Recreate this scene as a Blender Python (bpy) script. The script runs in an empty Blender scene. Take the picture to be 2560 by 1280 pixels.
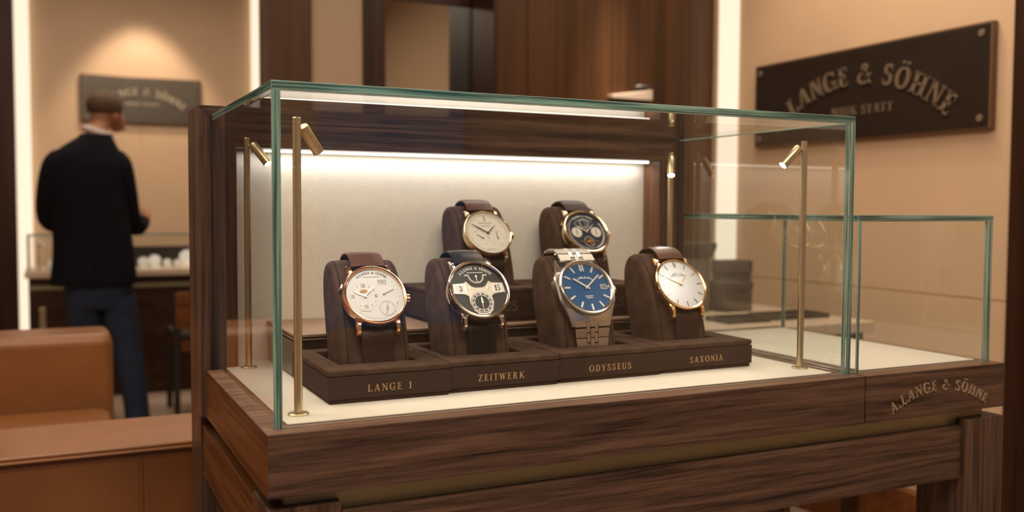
import bpy, bmesh, math, random
from mathutils import Vector, Matrix
random.seed(7)
PI = math.pi
C = bpy.context.scene.collection
SC = bpy.context.scene

# ------------------------------------------------------------------ camera, world, exposure
Z0 = 0.86                                   # height of the display table's wooden top; all z below are relative to it
def cam_axes(yaw, pitch, roll):
    f = Vector((math.sin(yaw) * math.cos(pitch), math.cos(yaw) * math.cos(pitch), math.sin(pitch)))
    rt = Vector((math.cos(yaw), -math.sin(yaw), 0)); up = rt.cross(f)
    rt2 = rt * math.cos(roll) + up * math.sin(roll)
    return rt2, rt2.cross(f), f
rt, up, fw = cam_axes(0.4516, -0.0497, 0.0048)
cd = bpy.data.cameras.new('camera'); cam = bpy.data.objects.new('camera', cd); C.objects.link(cam)
cam.matrix_world = Matrix(((rt.x, up.x, -fw.x, -0.2496), (rt.y, up.y, -fw.y, -1.2506), (rt.z, up.z, -fw.z, 0.3002 + Z0), (0, 0, 0, 1)))
cd.sensor_width = 36; cd.lens = 2367.0 / 2560 * 36
cd.clip_start = 0.02; cd.clip_end = 60
cd.dof.use_dof = True; cd.dof.focus_distance = 1.52; cd.dof.aperture_fstop = 2.8; cd.dof.aperture_blades = 0
SC.camera = cam
SC.view_settings.view_transform = 'Standard'; SC.view_settings.look = 'None'
SC.view_settings.exposure = 0.15; SC.view_settings.gamma = 1.0; SC.view_settings.use_curve_mapping = False
SC.cycles.use_denoising = True
SC.cycles.transparent_max_bounces = 40; SC.cycles.max_bounces = 8; SC.cycles.diffuse_bounces = 4
SC.cycles.glossy_bounces = 5; SC.cycles.sample_clamp_indirect = 4.0
SC.cycles.caustics_reflective = False; SC.cycles.caustics_refractive = False
W = bpy.data.worlds.new('evening_sky'); SC.world = W; W.use_nodes = True
W.node_tree.nodes['Background'].inputs[0].default_value = (0.22, 0.32, 0.55, 1)
W.node_tree.nodes['Background'].inputs[1].default_value = 0.5

WARM = (1.0, 0.79, 0.59); SOFT = (1.0, 0.84, 0.68); CREAMY = (1.0, 0.935, 0.86)
def aim(o, d):
    o.rotation_euler = Vector(d).to_track_quat('-Z', 'Y').to_euler()
def area(name, loc, d, sx, sy, power, col=WARM, parent=None, spread=PI):
    l = bpy.data.lights.new(name, 'AREA'); l.shape = 'RECTANGLE'; l.size = sx; l.size_y = sy; l.energy = power; l.color = col; l.spread = spread
    o = bpy.data.objects.new(name, l); C.objects.link(o); aim(o, d)
    o.location = (loc[0], loc[1], loc[2] + (0 if parent else Z0)); o.parent = parent
    return o
def spot(name, loc, d, angle, power, col=WARM, r=0.03, blend=0.3, parent=None):
    l = bpy.data.lights.new(name, 'SPOT'); l.spot_size = math.radians(angle); l.energy = power; l.color = col; l.shadow_soft_size = r; l.spot_blend = blend
    o = bpy.data.objects.new(name, l); C.objects.link(o); aim(o, d)
    o.location = (loc[0], loc[1], loc[2] + (0 if parent else Z0)); o.parent = parent
    return o
CEIL = 2.10
area('fill_light_front', (0.2, -1.3, CEIL - 0.06), (0, 0, -1), 2.2, 1.4, 34)  # unseen area lights added under the ceiling to brighten the room
area('fill_light_middle', (-0.9, 1.0, CEIL - 0.06), (0, 0, -1), 1.6, 1.6, 24)
area('fill_light_right', (1.7, 0.9, CEIL - 0.06), (0, 0, -1), 0.9, 1.2, 13)
area('fill_light_alcove', (0.3, 4.2, CEIL - 0.06), (0, 0, -1), 1.6, 1.4, 12)
spot('wall_washer_alcove', (0.33, 5.55, CEIL - 0.05), (0, 0.22, -1), 66, 75, WARM, 0.06, 0.5)
spot('wall_washer_panelling', (1.87, 1.93, CEIL - 0.2), (0, 0.115, -1), 25, 330, WARM, 0.05, 0.9)
spot('wall_washer_sign', (1.98, 1.25, CEIL - 0.05), (0.30, 0, -1), 80, 26, WARM, 0.02, 0.6)

# ------------------------------------------------------------------ materials
def new_mat(name):
    m = bpy.data.materials.new(name); m.use_nodes = True
    nt = m.node_tree; b = nt.nodes['Principled BSDF']
    return m, nt, b
def plain(name, col, rough=0.5, metal=0.0, noise=0.0, scale=20.0, bump=0.0, bscale=200.0, coat=0.0, sheen=0.0, spec=0.5):
    m, nt, b = new_mat(name)
    b.inputs['Base Color'].default_value = (*col, 1); b.inputs['Roughness'].default_value = rough; b.inputs['Metallic'].default_value = metal
    b.inputs['Specular IOR Level'].default_value = spec
    if coat: b.inputs['Coat Weight'].default_value = coat; b.inputs['Coat Roughness'].default_value = 0.1
    if sheen: b.inputs['Sheen Weight'].default_value = sheen; b.inputs['Sheen Roughness'].default_value = 0.5
    if noise or bump:
        tc = nt.nodes.new('ShaderNodeTexCoord')
    if noise:
        n = nt.nodes.new('ShaderNodeTexNoise'); n.inputs['Scale'].default_value = scale; n.inputs['Detail'].default_value = 4
        nt.links.new(tc.outputs['Object'], n.inputs['Vector'])
        r = nt.nodes.new('ShaderNodeValToRGB'); e = r.color_ramp.elements
        e[0].position = 0.3; e[1].position = 0.7
        e[0].color = (*[c * (1 - noise) for c in col], 1); e[1].color = (*[min(1, c * (1 + noise)) for c in col], 1)
        nt.links.new(n.outputs['Fac'], r.inputs['Fac']); nt.links.new(r.outputs['Color'], b.inputs['Base Color'])
    if bump:
        n2 = nt.nodes.new('ShaderNodeTexNoise'); n2.inputs['Scale'].default_value = bscale; n2.inputs['Detail'].default_value = 3
        nt.links.new(tc.outputs['Object'], n2.inputs['Vector'])
        bp = nt.nodes.new('ShaderNodeBump'); bp.inputs['Strength'].default_value = bump; bp.inputs['Distance'].default_value = 0.002
        nt.links.new(n2.outputs['Fac'], bp.inputs['Height']); nt.links.new(bp.outputs['Normal'], b.inputs['Normal'])
    return m
def wood(name, dark, mid, light, axis='x', freq=60.0, rough=0.38, stretch=0.035, wave=1.0):
    """walnut: noise stretched along the grain plus fine pores"""
    m, nt, b = new_mat(name)
    tc = nt.nodes.new('ShaderNodeTexCoord'); mp = nt.nodes.new('ShaderNodeMapping')
    s = [1, 1, 1]; s['xyz'.index(axis)] = stretch
    mp.inputs['Scale'].default_value = s
    nt.links.new(tc.outputs['Object'], mp.inputs['Vector'])
    n1 = nt.nodes.new('ShaderNodeTexNoise'); n1.inputs['Scale'].default_value = freq; n1.inputs['Detail'].default_value = 5; n1.inputs['Roughness'].default_value = 0.6; n1.inputs['Distortion'].default_value = 0.6 * wave
    n2 = nt.nodes.new('ShaderNodeTexNoise'); n2.inputs['Scale'].default_value = freq * 5; n2.inputs['Detail'].default_value = 3
    nt.links.new(mp.outputs['Vector'], n1.inputs['Vector']); nt.links.new(mp.outputs['Vector'], n2.inputs['Vector'])
    mx = nt.nodes.new('ShaderNodeMath'); mx.operation = 'MULTIPLY_ADD'; mx.inputs[1].default_value = 0.72
    m2 = nt.nodes.new('ShaderNodeMath'); m2.operation = 'MULTIPLY'; m2.inputs[1].default_value = 0.28
    nt.links.new(n2.outputs['Fac'], m2.inputs[0]); nt.links.new(n1.outputs['Fac'], mx.inputs[0]); nt.links.new(m2.outputs[0], mx.inputs[2])
    r = nt.nodes.new('ShaderNodeValToRGB'); e = r.color_ramp.elements
    e[0].position = 0.36; e[0].color = (*dark, 1); e[1].position = 0.66; e[1].color = (*light, 1)
    k = e.new(0.5); k.color = (*mid, 1)
    nt.links.new(mx.outputs[0], r.inputs['Fac']); nt.links.new(r.outputs['Color'], b.inputs['Base Color'])
    b.inputs['Roughness'].default_value = rough; b.inputs['Specular IOR Level'].default_value = 0.3
    bp = nt.nodes.new('ShaderNodeBump'); bp.inputs['Strength'].default_value = 0.15; bp.inputs['Distance'].default_value = 0.001
    nt.links.new(mx.outputs[0], bp.inputs['Height']); nt.links.new(bp.outputs['Normal'], b.inputs['Normal'])
    return m
def emit(name, col, s, base=0.8):
    m, nt, b = new_mat(name)
    b.inputs['Base Color'].default_value = (base, base, base, 1)
    b.inputs['Emission Color'].default_value = (*col, 1); b.inputs['Emission Strength'].default_value = s
    return m
def thin_glass(name, tint=(0.98, 0.992, 0.988), k=1.35):
    m, nt, b = new_mat(name); nt.nodes.remove(b)
    out = nt.nodes['Material Output']
    tr = nt.nodes.new('ShaderNodeBsdfTransparent'); tr.inputs[0].default_value = (*tint, 1)
    gl = nt.nodes.new('ShaderNodeBsdfGlossy'); gl.inputs['Roughness'].default_value = 0.0; gl.inputs[0].default_value = (1, 1, 1, 1)
    fr = nt.nodes.new('ShaderNodeFresnel'); fr.inputs[0].default_value = 1.5
    ge = nt.nodes.new('ShaderNodeNewGeometry')
    inv = nt.nodes.new('ShaderNodeMath'); inv.operation = 'MULTIPLY_ADD'; inv.inputs[1].default_value = -k; inv.inputs[2].default_value = k
    nt.links.new(ge.outputs['Backfacing'], inv.inputs[0])
    mu = nt.nodes.new('ShaderNodeMath'); mu.operation = 'MULTIPLY'; mu.use_clamp = True
    nt.links.new(fr.outputs[0], mu.inputs[0]); nt.links.new(inv.outputs[0], mu.inputs[1])
    mix = nt.nodes.new('ShaderNodeMixShader')
    nt.links.new(mu.outputs[0], mix.inputs[0]); nt.links.new(tr.outputs[0], mix.inputs[1]); nt.links.new(gl.outputs[0], mix.inputs[2])
    nt.links.new(mix.outputs[0], out.inputs[0])
    return m
def edge_glass(name, axis):
    """the polished green edge of thick float glass, with faint streaks running along it"""
    m, nt, b = new_mat(name)
    tc = nt.nodes.new('ShaderNodeTexCoord'); mp = nt.nodes.new('ShaderNodeMapping')
    s = [1, 1, 1]; s['xyz'.index(axis)] = 0.02; mp.inputs['Scale'].default_value = s
    nt.links.new(tc.outputs['Object'], mp.inputs['Vector'])
    n = nt.nodes.new('ShaderNodeTexNoise'); n.inputs['Scale'].default_value = 260; n.inputs['Detail'].default_value = 2
    nt.links.new(mp.outputs['Vector'], n.inputs['Vector'])
    r = nt.nodes.new('ShaderNodeValToRGB'); e = r.color_ramp.elements
    e[0].position = 0.38; e[0].color = (0.020, 0.072, 0.066, 1); e[1].position = 0.62; e[1].color = (0.20, 0.37, 0.33, 1)
    nt.links.new(n.outputs['Fac'], r.inputs['Fac']); nt.links.new(r.outputs['Color'], b.inputs['Base Color'])
    b.inputs['Roughness'].default_value = 0.12; b.inputs['Coat Weight'].default_value = 0.6; b.inputs['Coat Roughness'].default_value = 0.03
    b.inputs['Transmission Weight'].default_value = 0.0
    return m
DK, MD, LT = (0.014, 0.0075, 0.006), (0.073, 0.041, 0.030), (0.145, 0.083, 0.058)
M = {}
M['walnut_x'] = wood('walnut_grain_x', DK, MD, LT, 'x', 62, stretch=0.04)
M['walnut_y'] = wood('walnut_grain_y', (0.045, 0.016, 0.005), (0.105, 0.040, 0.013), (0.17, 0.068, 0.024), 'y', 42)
M['walnut_z'] = wood('walnut_grain_z', DK, MD, LT, 'z', 55)
M['walnut_lit_top'] = wood('walnut_lit_top_sheet', (0.085, 0.047, 0.032), (0.165, 0.095, 0.064), (0.24, 0.14, 0.095), 'x', 62, 0.32)
M['walnut_led_lit'] = wood('walnut_led_lit', (0.075, 0.030, 0.014), (0.17, 0.075, 0.036), (0.26, 0.125, 0.065), 'z', 55)
M['wallwood'] = wood('panel_wood', (0.036, 0.0145, 0.005), (0.060, 0.025, 0.0085), (0.088, 0.037, 0.0125), 'z', 12, 0.42, 0.03, 0.4)
M['darkwood'] = wood('dark_panel_wood', (0.012, 0.004, 0.002), (0.030, 0.010, 0.004), (0.055, 0.02, 0.008), 'z', 20, 0.4, 0.03, 0.4)
M['counterwood'] = wood('counter_wood', (0.014, 0.005, 0.002), (0.032, 0.012, 0.005), (0.05, 0.02, 0.008), 'x', 20, 0.45)
M['chairwood'] = wood('chair_wood', (0.10, 0.03, 0.008), (0.17, 0.055, 0.014), (0.24, 0.085, 0.02), 'x', 30, 0.4)
M['wall'] = plain('beige_wall_panel', (0.62, 0.44, 0.29), 0.55, noise=0.03, scale=4)
M['ceil'] = plain('ceiling_paint', (0.60, 0.53, 0.44), 0.8)
M['floor'] = plain('stone_floor', (0.42, 0.31, 0.235), 0.35, noise=0.10, scale=6)
M['fabric'] = plain('cream_fabric_panel', (0.77, 0.715, 0.63), 0.9, noise=0.03, scale=60, bump=0.22, bscale=170)
M['mat'] = plain('cream_leather_mat', (0.76, 0.71, 0.635), 0.6, noise=0.02, scale=30, bump=0.1, bscale=600)
M['suede'] = plain('brown_suede', (0.072, 0.043, 0.031), 0.92, noise=0.28, scale=34, bump=0.3, bscale=1500, spec=0.1)
M['suede_dark'] = plain('brown_suede_front', (0.043, 0.0255, 0.021), 0.85, noise=0.10, scale=50, bump=0.25, bscale=1500, spec=0.15)
M['suede_seam'] = plain('seam_suede', (0.016, 0.009, 0.006), 0.95)
M['riser_top'] = plain('tan_leather', (0.30, 0.19, 0.135), 0.55, noise=0.06, scale=60, bump=0.1, bscale=900)
M['riser_body'] = plain('glossy_dark_lacquer', (0.022, 0.014, 0.011), 0.16, noise=0.3, scale=20, coat=0.5)
M['riser_side'] = wood('riser_veneer', (0.05, 0.028, 0.02), (0.085, 0.05, 0.036), (0.12, 0.075, 0.055), 'y', 30, 0.3)
M['goldink'] = plain('gold_foil', (0.80, 0.55, 0.26), 0.38, 0.75)
M['brass'] = plain('satin_brass', (0.62, 0.53, 0.35), 0.32, 1.0, noise=0.04, scale=300)
M['bronze'] = plain('dull_bronze_letters', (0.36, 0.27, 0.185), 0.5, 0.25)
M['bronze_dim'] = plain('weathered_bronze_letters', (0.20, 0.145, 0.10), 0.5, 0.25)
M['letters_pale'] = plain('pale_bronze_letters', (0.50, 0.42, 0.32), 0.5)
M['edge_light'] = plain('glass_arris_highlight', (0.27, 0.40, 0.36), 0.15, coat=0.5)  # pale colour paints the highlight line along the pane bevels
M['brass_band'] = plain('aged_brass_band', (0.28, 0.25, 0.145), 0.45, 0.5, noise=0.06, scale=5)
M['sign'] = plain('dark_bronze_plate', (0.030, 0.020, 0.014), 0.38, 0.3, noise=0.15, scale=5)
M['sign_sheen'] = plain('bronze_plate_sheen', (0.105, 0.088, 0.070), 0.35, 0.3, noise=0.1, scale=5)  # plate lightened: its gloss reflection is put into the colour
M['gasket'] = plain('black_gasket', (0.006, 0.005, 0.005), 0.6)
M['sign_edge'] = plain('bronze_plate_edge', (0.18, 0.105, 0.065), 0.4, 0.5)
M['rose'] = plain('rose_gold', (0.95, 0.58, 0.36), 0.14, 1.0)
M['gold'] = plain('yellow_gold', (0.93, 0.66, 0.36), 0.15, 1.0)
M['white_gold'] = plain('white_gold', (0.82, 0.74, 0.66), 0.12, 1.0)
M['steel'] = plain('brushed_steel', (0.62, 0.60, 0.58), 0.24, 1.0, noise=0.03, scale=400)
M['champagne'] = plain('champagne_gold', (0.86, 0.70, 0.48), 0.15, 1.0)
M['dial_white'] = plain('silvery_white_dial', (0.66, 0.66, 0.67), 0.45)
M['dial_cream'] = plain('cream_dial', (0.70, 0.67, 0.62), 0.5)
M['dial_black'] = plain('black_dial', (0.011, 0.012, 0.016), 0.3)
M['dial_blue'] = plain('blue_dial', (0.018, 0.095, 0.26), 0.32, 0.25)
M['dial_navy'] = plain('navy_dial', (0.010, 0.026, 0.058), 0.35, 0.15)
M['dial_silver'] = plain('silver_sunburst_dial', (0.56, 0.56, 0.57), 0.42, 0.3)
M['ochre'] = plain('ochre_moon_disc', (0.42, 0.20, 0.05), 0.4)
M['cs_ink'] = plain('dim_lettering', (0.17, 0.12, 0.085), 0.5)
M['bridge'] = plain('time_bridge', (0.55, 0.52, 0.48), 0.38, 0.8)
M['ink'] = plain('black_ink', (0.02, 0.02, 0.022), 0.4)
M['ink_brown'] = plain('brown_ink', (0.28, 0.19, 0.13), 0.4)
M['ink_grey'] = plain('grey_ink', (0.30, 0.28, 0.27), 0.5)
M['white'] = plain('white_paint', (0.88, 0.88, 0.88), 0.4)
M['lume'] = plain('applied_steel_marker', (0.92, 0.92, 0.92), 0.22, 0.55)
M['handdark'] = plain('dark_steel_hand', (0.14, 0.12, 0.11), 0.25, 0.9)
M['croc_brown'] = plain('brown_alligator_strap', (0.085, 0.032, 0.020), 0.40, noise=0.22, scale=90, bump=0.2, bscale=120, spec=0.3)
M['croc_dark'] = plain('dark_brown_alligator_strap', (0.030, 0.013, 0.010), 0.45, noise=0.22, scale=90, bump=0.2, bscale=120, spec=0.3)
M['croc_black'] = plain('black_alligator_strap', (0.006, 0.006, 0.008), 0.36, noise=0.22, scale=90, bump=0.2, bscale=120, spec=0.3)
M['stitch'] = plain('strap_stitching', (0.10, 0.05, 0.035), 0.7)
M['lamp_on'] = emit('spotlight_lens', (1.0, 0.93, 0.80), 22)
M['led'] = emit('led_strip', (1.0, 0.90, 0.76), 3.2)
M['cove'] = emit('cove_light', (1.0, 0.79, 0.59), 1.02, 0.15)
M['fill_panel'] = emit('added_panel_glow', (1.0, 0.85, 0.66), 3.0)
M['glass'] = thin_glass('clear_glass')
M['edge_x'] = edge_glass('green_glass_edge_x', 'x'); M['edge_y'] = edge_glass('green_glass_edge_y', 'y'); M['edge_z'] = edge_glass('green_glass_edge_z', 'z')
M['leather'] = plain('cognac_leather', (0.205, 0.080, 0.024), 0.36, noise=0.16, scale=5, bump=0.2, bscale=350)
M['stitch_tan'] = plain('tan_stitching', (0.32, 0.14, 0.06), 0.7)
M['jacket'] = plain('navy_wool', (0.0045, 0.0045, 0.009), 0.9, noise=0.1, scale=40, spec=0.2)
M['jeans'] = plain('dark_denim', (0.008, 0.018, 0.048), 0.8, noise=0.35, scale=18)
M['skin'] = plain('skin', (0.48, 0.22, 0.14), 0.5, noise=0.06, scale=20)
M['hair'] = plain('brown_hair', (0.070, 0.036, 0.018), 0.8, noise=0.3, scale=60)
M['shirt'] = plain('pale_shirt', (0.52, 0.42, 0.38), 0.8)
M['shoe'] = plain('dark_shoe', (0.012, 0.008, 0.006), 0.3)
M['grey_box'] = plain('charcoal_fabric_box', (0.045, 0.040, 0.038), 0.8, noise=0.1, scale=20)
M['grey_cyl'] = plain('grey_leatherette', (0.14, 0.12, 0.105), 0.7)
M['mirror'] = plain('bronze_mirror', (0.46, 0.46, 0.44), 0.06, 1.0)
M['wall_darkened'] = plain('darkened_wall_panel', (0.34, 0.245, 0.165), 0.6, noise=0.03, scale=4)  # beige wall panel darkened in colour to imitate weaker light
M['black'] = plain('black_leatherette', (0.015, 0.012, 0.011), 0.5)
M['paper'] = plain('pale_metal', (0.55, 0.47, 0.40), 0.35, 0.3)
M['marble'] = plain('pale_countertop', (0.60, 0.47, 0.36), 0.35, noise=0.05, scale=8)

# ------------------------------------------------------------------ mesh helpers
class MB:
    """collects geometry; build() links it as ONE mesh object"""
    def __init__(s): s.v = []; s.f = []; s.mi = []; s.sm = []
    def add(s, vs, fs, mi=0, smooth=False):
        b = len(s.v); s.v += [Vector(v) for v in vs]
        for f in fs: s.f.append([b + i for i in f]); s.mi.append(mi); s.sm.append(smooth)
        return s
    def box(s, x0, x1, y0, y1, z0, z1, mi=0, edge=None, thin=None):
        vs = [(x0, y0, z0), (x1, y0, z0), (x1, y1, z0), (x0, y1, z0), (x0, y0, z1), (x1, y0, z1), (x1, y1, z1), (x0, y1, z1)]
        fs = [(0, 3, 2, 1), (4, 5, 6, 7), (0, 1, 5, 4), (2, 3, 7, 6), (1, 2, 6, 5), (0, 4, 7, 3)]
        s.add(vs, fs, mi)
        if thin is not None:                      # a pane: the two big faces keep mi, the others get edge materials (dict by axis of face)
            ax = [2, 2, 1, 1, 0, 0]
            for k in range(6):
                if ax[k] != thin: s.mi[-6 + k] = edge[ax[k]]
        return s
    def lathe(s, prof, n=48, mat=None, mi=0, smooth=True, sy=1.0, close=False):
        mat = mat or Matrix.Identity(4); b = len(s.v); m = len(prof)
        for i in range(n):
            a = 2 * PI * i / n
            for r, z in prof: s.v.append(mat @ Vector((r * math.cos(a), r * math.sin(a) * sy, z)))
        for i in range(n):
            j = (i + 1) % n
            for k in range(m - 1 + (1 if close else 0)):
                k2 = (k + 1) % m
                s.f.append([b + i * m + k, b + j * m + k, b + j * m + k2, b + i * m + k2]); s.mi.append(mi); s.sm.append(smooth)
        for k, rev in ((0, True), (m - 1, False)):
            if not close and prof[k][0] > 1e-6:
                idx = [b + i * m + k for i in range(n)]
                s.f.append(idx[::-1] if rev else idx); s.mi.append(mi); s.sm.append(False)
        return s
    def tube(s, pts, r, n=10, mi=0, cap=True, smooth=True):
        pts = [Vector(p) for p in pts]; rs = r if isinstance(r, (list, tuple)) else [r] * len(pts)
        b = len(s.v); ref = None
        for i, p in enumerate(pts):
            t = (pts[min(i + 1, len(pts) - 1)] - pts[max(i - 1, 0)]).normalized()
            if ref is None:
                ref = Vector((0, 0, 1)) if abs(t.z) < 0.9 else Vector((1, 0, 0))
            u = t.cross(ref).normalized(); w = u.cross(t); ref = w
            for k in range(n):
                a = 2 * PI * k / n; s.v.append(p + (u * math.cos(a) + w * math.sin(a)) * rs[i])
        for i in range(len(pts) - 1):
            for k in range(n):
                k2 = (k + 1) % n
                s.f.append([b + i * n + k, b + i * n + k2, b + (i + 1) * n + k2, b + (i + 1) * n + k]); s.mi.append(mi); s.sm.append(smooth)
        if cap:
            s.f.append([b + k for k in range(n)][::-1]); s.mi.append(mi); s.sm.append(False)
            s.f.append([b + (len(pts) - 1) * n + k for k in range(n)]); s.mi.append(mi); s.sm.append(False)
        return s
    def prism(s, poly, z0, z1, mat=None, mi=0):
        """2D polygon (x,y) extruded in z, then transformed"""
        mat = mat or Matrix.Identity(4); n = len(poly)
        vs = [mat @ Vector((x, y, z0)) for x, y in poly] + [mat @ Vector((x, y, z1)) for x, y in poly]
        fs = [list(range(n))[::-1], list(range(n, 2 * n))] + [[i, (i + 1) % n, n + (i + 1) % n, n + i] for i in range(n)]
        return s.add(vs, fs, mi)
    def sphere(s, c, rx, ry=None, rz=None, n=16, m=10, mi=0):
        ry = ry or rx; rz = rz or rx
        prof = [(math.sin(PI * k / m), -math.cos(PI * k / m)) for k in range(m + 1)]
        prof[0] = (0, -1); prof[-1] = (0, 1)
        return s.lathe(prof, n, Matrix.Translation(c) @ Matrix.Diagonal((rx, ry, rz, 1)), mi)
    def build(s, name, mats, parent=None, off=None, bevel=0, seg=2, recalc=True, sub=0, angle=40, parent_world=None):
        me = bpy.data.meshes.new(name); o3 = Vector(off) if off else Vector((0, 0, 0))
        me.from_pydata([tuple(v - o3) for v in s.v], [], s.f)
        for p, mi, sm in zip(me.polygons, s.mi, s.sm): p.material_index = mi; p.use_smooth = sm
        if recalc:
            bm = bmesh.new(); bm.from_mesh(me); bmesh.ops.remove_doubles(bm, verts=bm.verts, dist=1e-6)
            bmesh.ops.recalc_face_normals(bm, faces=bm.faces); bm.to_mesh(me); bm.free()
        if any(s.sm):
            try: me.set_sharp_from_angle(angle=math.radians(38))
            except Exception: pass
        for m in (mats if isinstance(mats, (list, tuple)) else [mats]): me.materials.append(M[m] if isinstance(m, str) else m)
        o = bpy.data.objects.new(name, me); C.objects.link(o)
        if parent is not None: o.parent = parent
        else: o.location = (o3.x, o3.y, o3.z + Z0)
        if bevel:
            b = o.modifiers.new('soft_edges', 'BEVEL'); b.width = bevel; b.segments = seg; b.limit_method = 'ANGLE'; b.angle_limit = math.radians(angle); b.harden_normals = False
        if sub:
            q = o.modifiers.new('smooth', 'SUBSURF'); q.levels = sub; q.render_levels = sub
        return o
def thing(name, label, cat, loc=(0, 0, 0), rz=0, group=None):
    o = bpy.data.objects.new(name, None); C.objects.link(o); o.empty_display_size = 0.05
    o.location = (loc[0], loc[1], loc[2] + Z0); o.rotation_euler = (0, 0, rz)
    o['label'] = label; o['category'] = cat
    if group: o['group'] = group
    return o
def tag(o, label, cat, group=None, kind=None):
    o['label'] = label; o['category'] = cat
    if group: o['group'] = group
    if kind: o['kind'] = kind
    return o
def struct(o): o['kind'] = 'structure'; return o
def bx(*a): return MB().box(*a)

# ------------------------------------------------------------------ serif lettering
def glyphs(T=0.15, t=0.06, s=0.05):
    """every glyph as convex polygons in a cap-height-1 frame: returns (polys, advance)"""
    def R(x0, x1, y0, y1): return [(x0, y0), (x1, y0), (x1, y1), (x0, y1)]
    def D(xa, ya, xb, yb, w): return [(xa, ya), (xa + w, ya), (xb + w, yb), (xb, yb)]
    def arc(cx, cy, rx, ry, a0, a1, n=14, tx=T, ty=t):
        out = []
        for i in range(n):
            p = []
            for a in (a0 + (a1 - a0) * i / n, a0 + (a1 - a0) * (i + 1) / n):
                a = math.radians(a); p.append(((cx + rx * math.cos(a), cy + ry * math.sin(a)), (cx + (rx - tx) * math.cos(a), cy + (ry - ty) * math.sin(a))))
            out.append([p[0][0], p[1][0], p[1][1], p[0][1]])
        return out
    def sf(x0, x1, y): return R(x0, x1, y, y + s)
    G = {}
    g = 0.09
    G['I'] = ([R(g, g + T, 0, 1), sf(0, 2 * g + T, 0), sf(0, 2 * g + T, 1 - s)], 2 * g + T)
    G['L'] = ([R(g, g + T, 0, 1), sf(0, 2 * g + T, 1 - s), R(0, 0.66, 0, t), D(0.58, 0, 0.63, 0.28, t * .9)], 0.68)
    G['A'] = ([D(0.05, 0, 0.36, 1, t), D(0.60, 0, 0.33, 1, T), R(0.18, 0.62, 0.30, 0.30 + t), sf(-0.04, 0.2, 0), sf(0.52, 0.86, 0)], 0.84)
    G['N'] = ([R(g, g + t, 0, 1), R(0.66, 0.66 + t, 0, 1), D(0.64, 0, g - 0.02, 1, T), sf(0, 2 * g + t, 0), sf(-0.02, g + T * .6, 1 - s), sf(0.57, 0.66 + t + g, 1 - s)], 0.82)
    G['E'] = ([R(g, g + T, 0, 1), R(0, 0.60, 0, t), R(0, 0.58, 1 - t, 1), R(g, 0.46, 0.49, 0.49 + t), R(0.56, 0.60, 0, 0.24), R(0.54, 0.58, 0.78, 1), R(0.43, 0.47, 0.38, 0.66)], 0.64)
    G['F'] = ([R(g, g + T, 0, 1), sf(0, 2 * g + T, 0), R(0, 0.58, 1 - t, 1), R(g, 0.46, 0.49, 0.49 + t), R(0.54, 0.58, 0.76, 1), R(0.43, 0.47, 0.38, 0.66)], 0.6)
    G['G'] = (arc(0.42, 0.5, 0.42, 0.52, 45, 335) + [R(0.62, 0.62 + T, 0.04, 0.42), sf(0.52, 0.88, 0.40), R(0.70, 0.75, 0.70, 0.96)], 0.88)
    G['C'] = (arc(0.42, 0.5, 0.42, 0.52, 45, 318) + [R(0.68, 0.73, 0.68, 0.96)], 0.80)
    G['O'] = (arc(0.43, 0.5, 0.43, 0.52, 0, 360, 26), 0.88)
    G['Ö'] = (arc(0.43, 0.5, 0.43, 0.52, 0, 360, 26) + arc(0.28, 1.22, 0.08, 0.08, 0, 360, 8, .079, .079) + arc(0.58, 1.22, 0.08, 0.08, 0, 360, 8, .079, .079), 0.88)
    G['S'] = (arc(0.31, 0.745, 0.27, 0.275, 30, 250, 12, T * .9, t) + arc(0.31, 0.255, 0.29, 0.275, 70, -150, 12, T * .9, t) + [D(0.40, 0.45, 0.13, 0.60, T * 0.95), R(0.50, 0.54, 0.70, 0.97), R(0.04, 0.08, 0.03, 0.32)], 0.64)
    G['H'] = ([R(g, g + T, 0, 1), R(0.60, 0.60 + T, 0, 1), R(g, 0.7, 0.47, 0.47 + t), sf(0, 2 * g + T, 0), sf(0, 2 * g + T, 1 - s), sf(0.51, 0.69 + T, 0), sf(0.51, 0.69 + T, 1 - s)], 0.70 + T)
    G['T'] = ([R(0.28, 0.28 + T, 0, 1), R(0, 0.56 + T, 1 - t, 1), sf(0.18, 0.38 + T, 0), R(0, 0.04, 0.75, 1), R(0.52 + T, 0.56 + T, 0.75, 1)], 0.58 + T)
    G['Z'] = ([D(0.0, 0.02, 0.45, 0.98, T), R(0, 0.62, 0, t), R(0.04, 0.60, 1 - t, 1), R(0.58, 0.62, 0, 0.25), R(0.04, 0.08, 0.77, 1)], 0.66)
    G['W'] = ([D(0.20, 0, -0.0, 1, T), D(0.22, 0, 0.46, 1, t), D(0.62, 0, 0.42, 1, T), D(0.66, 0, 0.92, 1, t), sf(-0.08, 0.22, 1 - s), sf(0.36, 0.62, 1 - s), sf(0.82, 1.06, 1 - s)], 1.02)
    G['R'] = ([R(g, g + T, 0, 1), sf(0, 2 * g + T, 0), R(0, 0.34, 1 - t, 1), R(g, 0.34, 0.46, 0.46 + t), D(0.60, 0, 0.28, 0.48, T), sf(0.56, 0.82, 0)] + arc(0.34, 0.73, 0.27, 0.27, -90, 90, 10), 0.80)
    G['K'] = ([R(g, g + T, 0, 1), sf(0, 2 * g + T, 0), sf(0, 2 * g + T, 1 - s), D(0.20, 0.38, 0.66, 1, t), D(0.62, 0, 0.28, 0.60, T), sf(0.54, 0.86, 0), sf(0.55, 0.83, 1 - s)], 0.84)
    G['D'] = ([R(g, g + T, 0, 1), R(0, 0.36, 0, t), R(0, 0.36, 1 - t, 1)] + arc(0.36, 0.5, 0.44, 0.5, -90, 90, 14), 0.84)
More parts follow.
